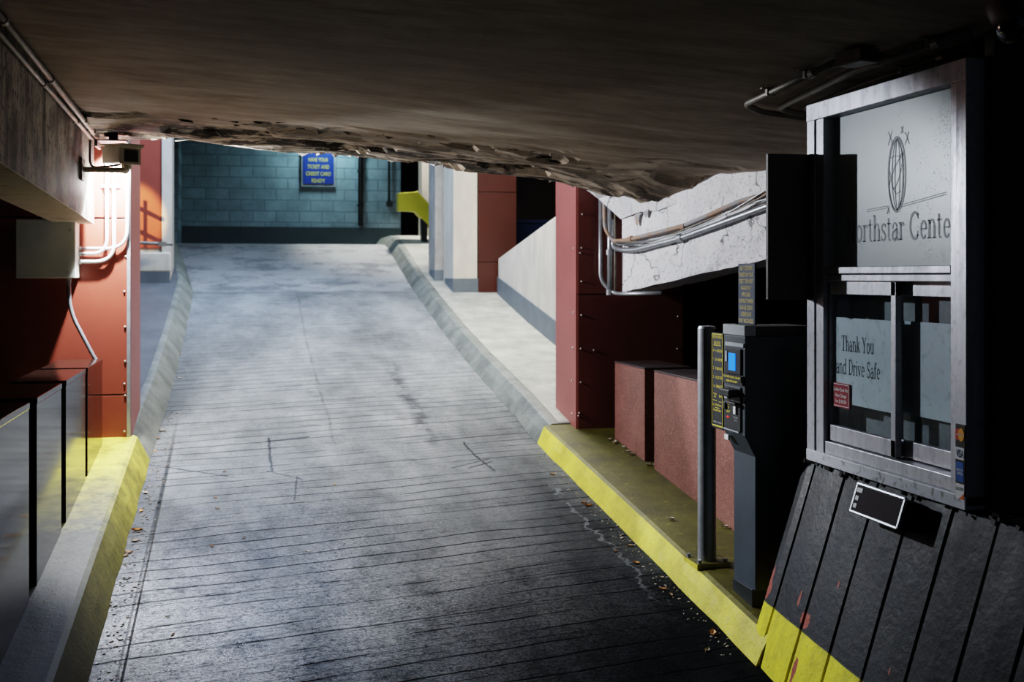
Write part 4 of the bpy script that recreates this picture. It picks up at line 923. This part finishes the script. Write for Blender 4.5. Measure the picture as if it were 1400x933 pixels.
# LED fee display
n_ = Vector((-1, 0, .325)).normalized(); upv = Vector((.325, 0, 1)).normalized(); rt = Vector((0, -1, 0))
dc = (onbat(1163, 690) + onbat(1237, 680) + onbat(1172, 662) + onbat(1228, 722)) / 4
a, b, v = ray(1199.5, 691); kx = (2.745 + .916 * .325 - .10) / (a - .325 * v); dc = Vector((a * kx, b * kx, v * kx))
t2 = thing('fee_display', 'small dark display in a silver frame mounted on the black booth base', 'display', dc - n_ * .1)
hw, hh = .182, .062
M().obox(dc - n_ * .045, rt * hw, upv * hh, n_ * .045).build('housing', BLK, parent=t2, bevel=.006)
M().obox(dc - n_ * .10, rt * .05, upv * .03, n_ * .04).build('mount', BLK, parent=t2)
m = M()
for s in (-1, 1):
    m.tube([dc + upv * hh * s - rt * hw, dc + upv * hh * s + rt * hw], .0085, 8); m.obox(dc + rt * hw * s, rt * .005, upv * hh, n_ * .006)
m.build('bezel', GALV, parent=t2)
M().obox(dc + n_ * .002, rt * (hw - .006), upv * (hh - .006), n_ * .002).build('screen', SMOKE, parent=t2)
for (u, w, s) in ((-.150, .036, .022), (-.156, .0, .012), (-.156, -.034, .013)):
    M().obox(dc + rt * u + upv * w + n_ * .005, rt * s, upv * .010, n_ * .001).build('label_patch', CAPG, parent=t2)

# conduits and box on the slab over the booth
def cpts(lst, off): return [onceil(x, y, off) for x, y in lst]
rim = 'conduits on the slab over the booth'
def ceilrun(lb, lst, off, r, n):
    P = cpts(lst, off); conduit('conduit', lb, 'conduit', P, r, PIPED, .05, rim, [(P[-2].lerp(P[-1], k), P[-1] - P[-2], (0, 0, 1)) for k in n], [(P[-2].lerp(P[-1], .75), P[-1] - P[-2])])
ceilrun('overhead conduit running into the small ceiling box near the booth', [(1113, 163), (1040, 153), (1019, 143), (1149, 82)], .03, .016, (.3, .7))
ceilrun('middle overhead conduit, reaching the dome camera above the booth', [(1113, 157), (1085, 154), (1065, 147), (1167, 97), (1325, 43)], .03, .017, (.25, .7))
ceilrun('overhead conduit closest to the booth window head', [(1113, 152), (1099, 148), (1180, 115), (1330, 63)], .03, .014, (.4,))
p = onceil(1172, 78, .035); t2 = thing('ceiling_box', 'small dark box on the slab at the end of an overhead conduit', 'junction box', p)
d_ = (onceil(1196, 70, .03) - onceil(1149, 84, .03)); d_.z = 0; hl = d_.length / 2; d_.normalize(); w_ = Vector((-d_.y, d_.x, 0))
M().obox(p + Vector((0, 0, .0)), d_ * hl * .75, w_ * .05, Vector((0, 0, .028))).build('body', DKBROWN, parent=t2, bevel=.004)
M().obox(p + Vector((0, 0, -.029)), d_ * hl * .72, w_ * .047, Vector((0, 0, .003))).build('cover', PIPED, parent=t2)
# dome camera
q = Vector((2.645, 3.46, 0)); zq = zc(q.x, q.y)
t2 = thing('dome_camera', 'brown domed security camera hanging from the slab over the booth corner', 'camera', (q.x, q.y, .79))
M().lathe((q.x, q.y, 0), [(.001, zq + .02), (.108, zq + .02), (.110, .955), (.105, .93), (.09, .895), (.078, .885), (.001, .885)], 28).build('housing', pm('brown_housing', (.16, .10, .075), None, 6, .45), parent=t2, smooth=True)
M().lathe((q.x, q.y, .885), [(.078 * math.cos(k * math.pi / 16), -.080 * math.sin(k * math.pi / 16)) for k in range(8)] + [(.0001, -.078)], 28).build('dome', pm('black_dome', (.006, .006, .007), None, 8, .06, spec=.8), parent=t2, smooth=True)

# ================================================================ LEAVES AND GRIT
def leaf(px, py, mat, h=0.0, sz=.03, label='', group=None):
    p = onfloor(px, py, h); a = random.uniform(0, 6.3); cu = random.uniform(.25, .6); sl = .12 if p.y < 9 else .16
    m = M(); rows = []
    u = Vector((math.cos(a), math.sin(a), math.sin(a) * sl)); w = Vector((-math.sin(a), math.cos(a), math.cos(a) * sl))
    for i, (s, hw) in enumerate(((-1, .05), (-.6, .34), (-.2, .5), (.25, .42), (.65, .22), (1, .03))):
        rows.append([p + u * s * sz + w * k * hw * sz * 1.1 + Vector((0, 0, .004 + sz * cu * (abs(k) * .7 + .25 * s * s))) for k in (-1, 0, 1)])
    m.grid(rows); m.tube([p - u * sz, p - u * sz * 1.5 + Vector((0, 0, .008))], .0012, 5)
    o = m.build('fallen_leaf', mat); tag(o, label, 'leaf', group); return o
GL_ = 'small dry leaf lying in the gutter beside the left kerb'; GR_ = 'small dry leaf at the foot of the right yellow kerb'; GB_ = 'pale dry leaf against the rust red granite blocks'; GM_ = 'tiny dry leaf out on the open ramp'
for px, py in ((187, 727), (176, 757), (180, 690), (199, 675), (193, 700), (170, 762), (150, 828), (212, 618), (216, 600), (222, 590), (185, 741), (246, 518), (246, 486)):
    leaf(px, py, random.choice(LEAF), 0, random.uniform(.018, .032), GL_, 'leaves in the left gutter')
for px, py in ((805, 693), (798, 689), (842, 755), (861, 747), (870, 771), (904, 791), (906, 807), (917, 815), (975, 869), (967, 891), (755, 650)):
    leaf(px, py, random.choice(LEAF), 0, random.uniform(.016, .028), GR_, 'leaves below the yellow kerb')
for px, py in ((833, 602), (840, 606), (852, 612), (857, 618), (863, 622), (886, 636), (893, 638), (990, 722)):
    leaf(px, py, LEAF[2], .155, random.uniform(.022, .034), GB_, 'leaves by the granite blocks')
leaf(917, 711, LEAF[2], .155, .026, 'pale leaf lying alone on top of the yellow kerb')
for px, py in ((294, 682), (297, 697), (307, 646), (229, 845), (289, 748), (333, 737), (458, 663), (175, 845), (236, 870), (422, 755)):
    leaf(px, py, random.choice(LEAF), 0, random.uniform(.010, .016), GM_, 'leaves on the open ramp')
leaf(975, 868, LEAF[1], 0, .03, 'orange leaf at the kerb foot nearest the booth base')
def grit(label, cx, n, y0, y1, spread):
    m = M()
    for i in range(n):
        Y = random.uniform(y0, y1); X = cx(Y) + random.uniform(-spread, spread); r = random.uniform(.002, .008); p = Vector((X, Y, zf(Y) + r * .3))
        m.obox(p, Vector((random.uniform(.5, 1), random.uniform(-.6, .6), .1)) * r, Vector((random.uniform(-.6, .6), 1, 0)) * r * random.uniform(.4, 1), Vector((.2, .1, .3)) * r)
    o = m.build('grit', GRIT); tag(o, label, 'debris', None, 'stuff')
grit('scattered grit and leaf crumbs along the gutter of the left kerb', lambda Y: -.60, 420, 5.2, 10.5, .06)
grit('scattered grit along the foot of the right yellow kerb', lambda Y: 2.36, 160, 5.2, 9.0, .06)

# ================================================================ LIGHT
def lamp(name, typ, loc, energy, col, size=.1, target=None, **kw):
    L = bpy.data.lights.new(name, typ); L.energy = energy; L.color = col
    if typ == 'AREA': L.size = size; L.shape = 'RECTANGLE' if 'size_y' in kw else 'SQUARE'
    else: L.shadow_soft_size = size
    for k, v in kw.items(): setattr(L, k, v)
    o = bpy.data.objects.new(name, L); COL.objects.link(o); o.location = (loc[0], loc[1], loc[2] + EYE)
    if target is not None:
        d = Vector(target) - Vector(loc); o.rotation_euler = d.to_track_quat('-Z', 'Y').to_euler()
    return o
L1 = (-.89, 8.77, .93)
lamp('portal_lamp', 'SPOT', L1, 520, (.95, .97, 1.0), .035, target=(-.89 + .45, 8.77 + .35, .93 - .82), spot_size=math.radians(152), spot_blend=.15)
lamp('portal_spot', 'SPOT', (-.86, 8.70, .92), 430, (.86, .93, 1.0), .03, target=(2.8, 5.84, -.40), spot_size=math.radians(41), spot_blend=.25)
lamp('corner_fill', 'POINT', (-.96, 8.62, .66), 5, (.95, .97, 1.0), .03)  # added fill without a fixture, brightens the far end of the left beam
lamp('ceiling_fill', 'SPOT', (.25, 8.2, -.5), 11, (1.0, .92, .80), .3, target=(.2, 8.3, 1.0), spot_size=math.radians(150), spot_blend=.5)  # added up-light floating over the ramp, stands in for light bounced onto the slab
lamp('walkway_light', 'AREA', (2.7, 12.6, 3.5), 360, (1.0, .97, .91), 1.2, target=(2.0, 11.8, -1), size_y=1.6)
lamp('upper_ramp_light', 'AREA', (-.1, 14.4, 3.6), 330, (.46, .66, 1.0), 2.4, target=(.1, 13.4, -1), size_y=3.0)
lamp('wall_light', 'AREA', (1.6, 20.8, 3.0), 48, (.60, .88, 1.0), .4, target=(1.5, 21.5, 1.9))
lamp('warm_spot', 'SPOT', (-2.4, 13.2, 2.8), 2200, (1.0, .68, .30), .03, target=(-1.36, 15.9, .85), spot_size=math.radians(13), spot_blend=.6)
lamp('bay_light', 'SPOT', (3.0, 19.27, 3.7), 900, (1.0, .97, .92), .1, target=(3.1, 19.4, .6), spot_size=math.radians(80), spot_blend=.5)
W = bpy.data.worlds.new('world'); SC.world = W; W.use_nodes = True
bg = W.node_tree.nodes['Background']; bg.inputs[0].default_value = (.35, .45, .62, 1); bg.inputs[1].default_value = .11

# ================================================================ CAMERA
cam = bpy.data.cameras.new('camera'); co = bpy.data.objects.new('camera', cam); COL.objects.link(co)
cam.sensor_width = 36; cam.sensor_fit = 'HORIZONTAL'; cam.lens = F * 36 / 1400
cam.shift_x = 0; cam.shift_y = (HZ - 466.5) / 1400
co.location = (0, 0, EYE); co.rotation_euler = (math.pi / 2, 0, -TH)
cam.clip_start = .05; cam.clip_end = 200
cam.dof.use_dof = True; cam.dof.focus_distance = 5.6; cam.dof.aperture_fstop = 3.2
SC.camera = co
vs = SC.view_settings; vs.view_transform = 'Filmic'; vs.look = 'High Contrast'; vs.exposure = 0.0
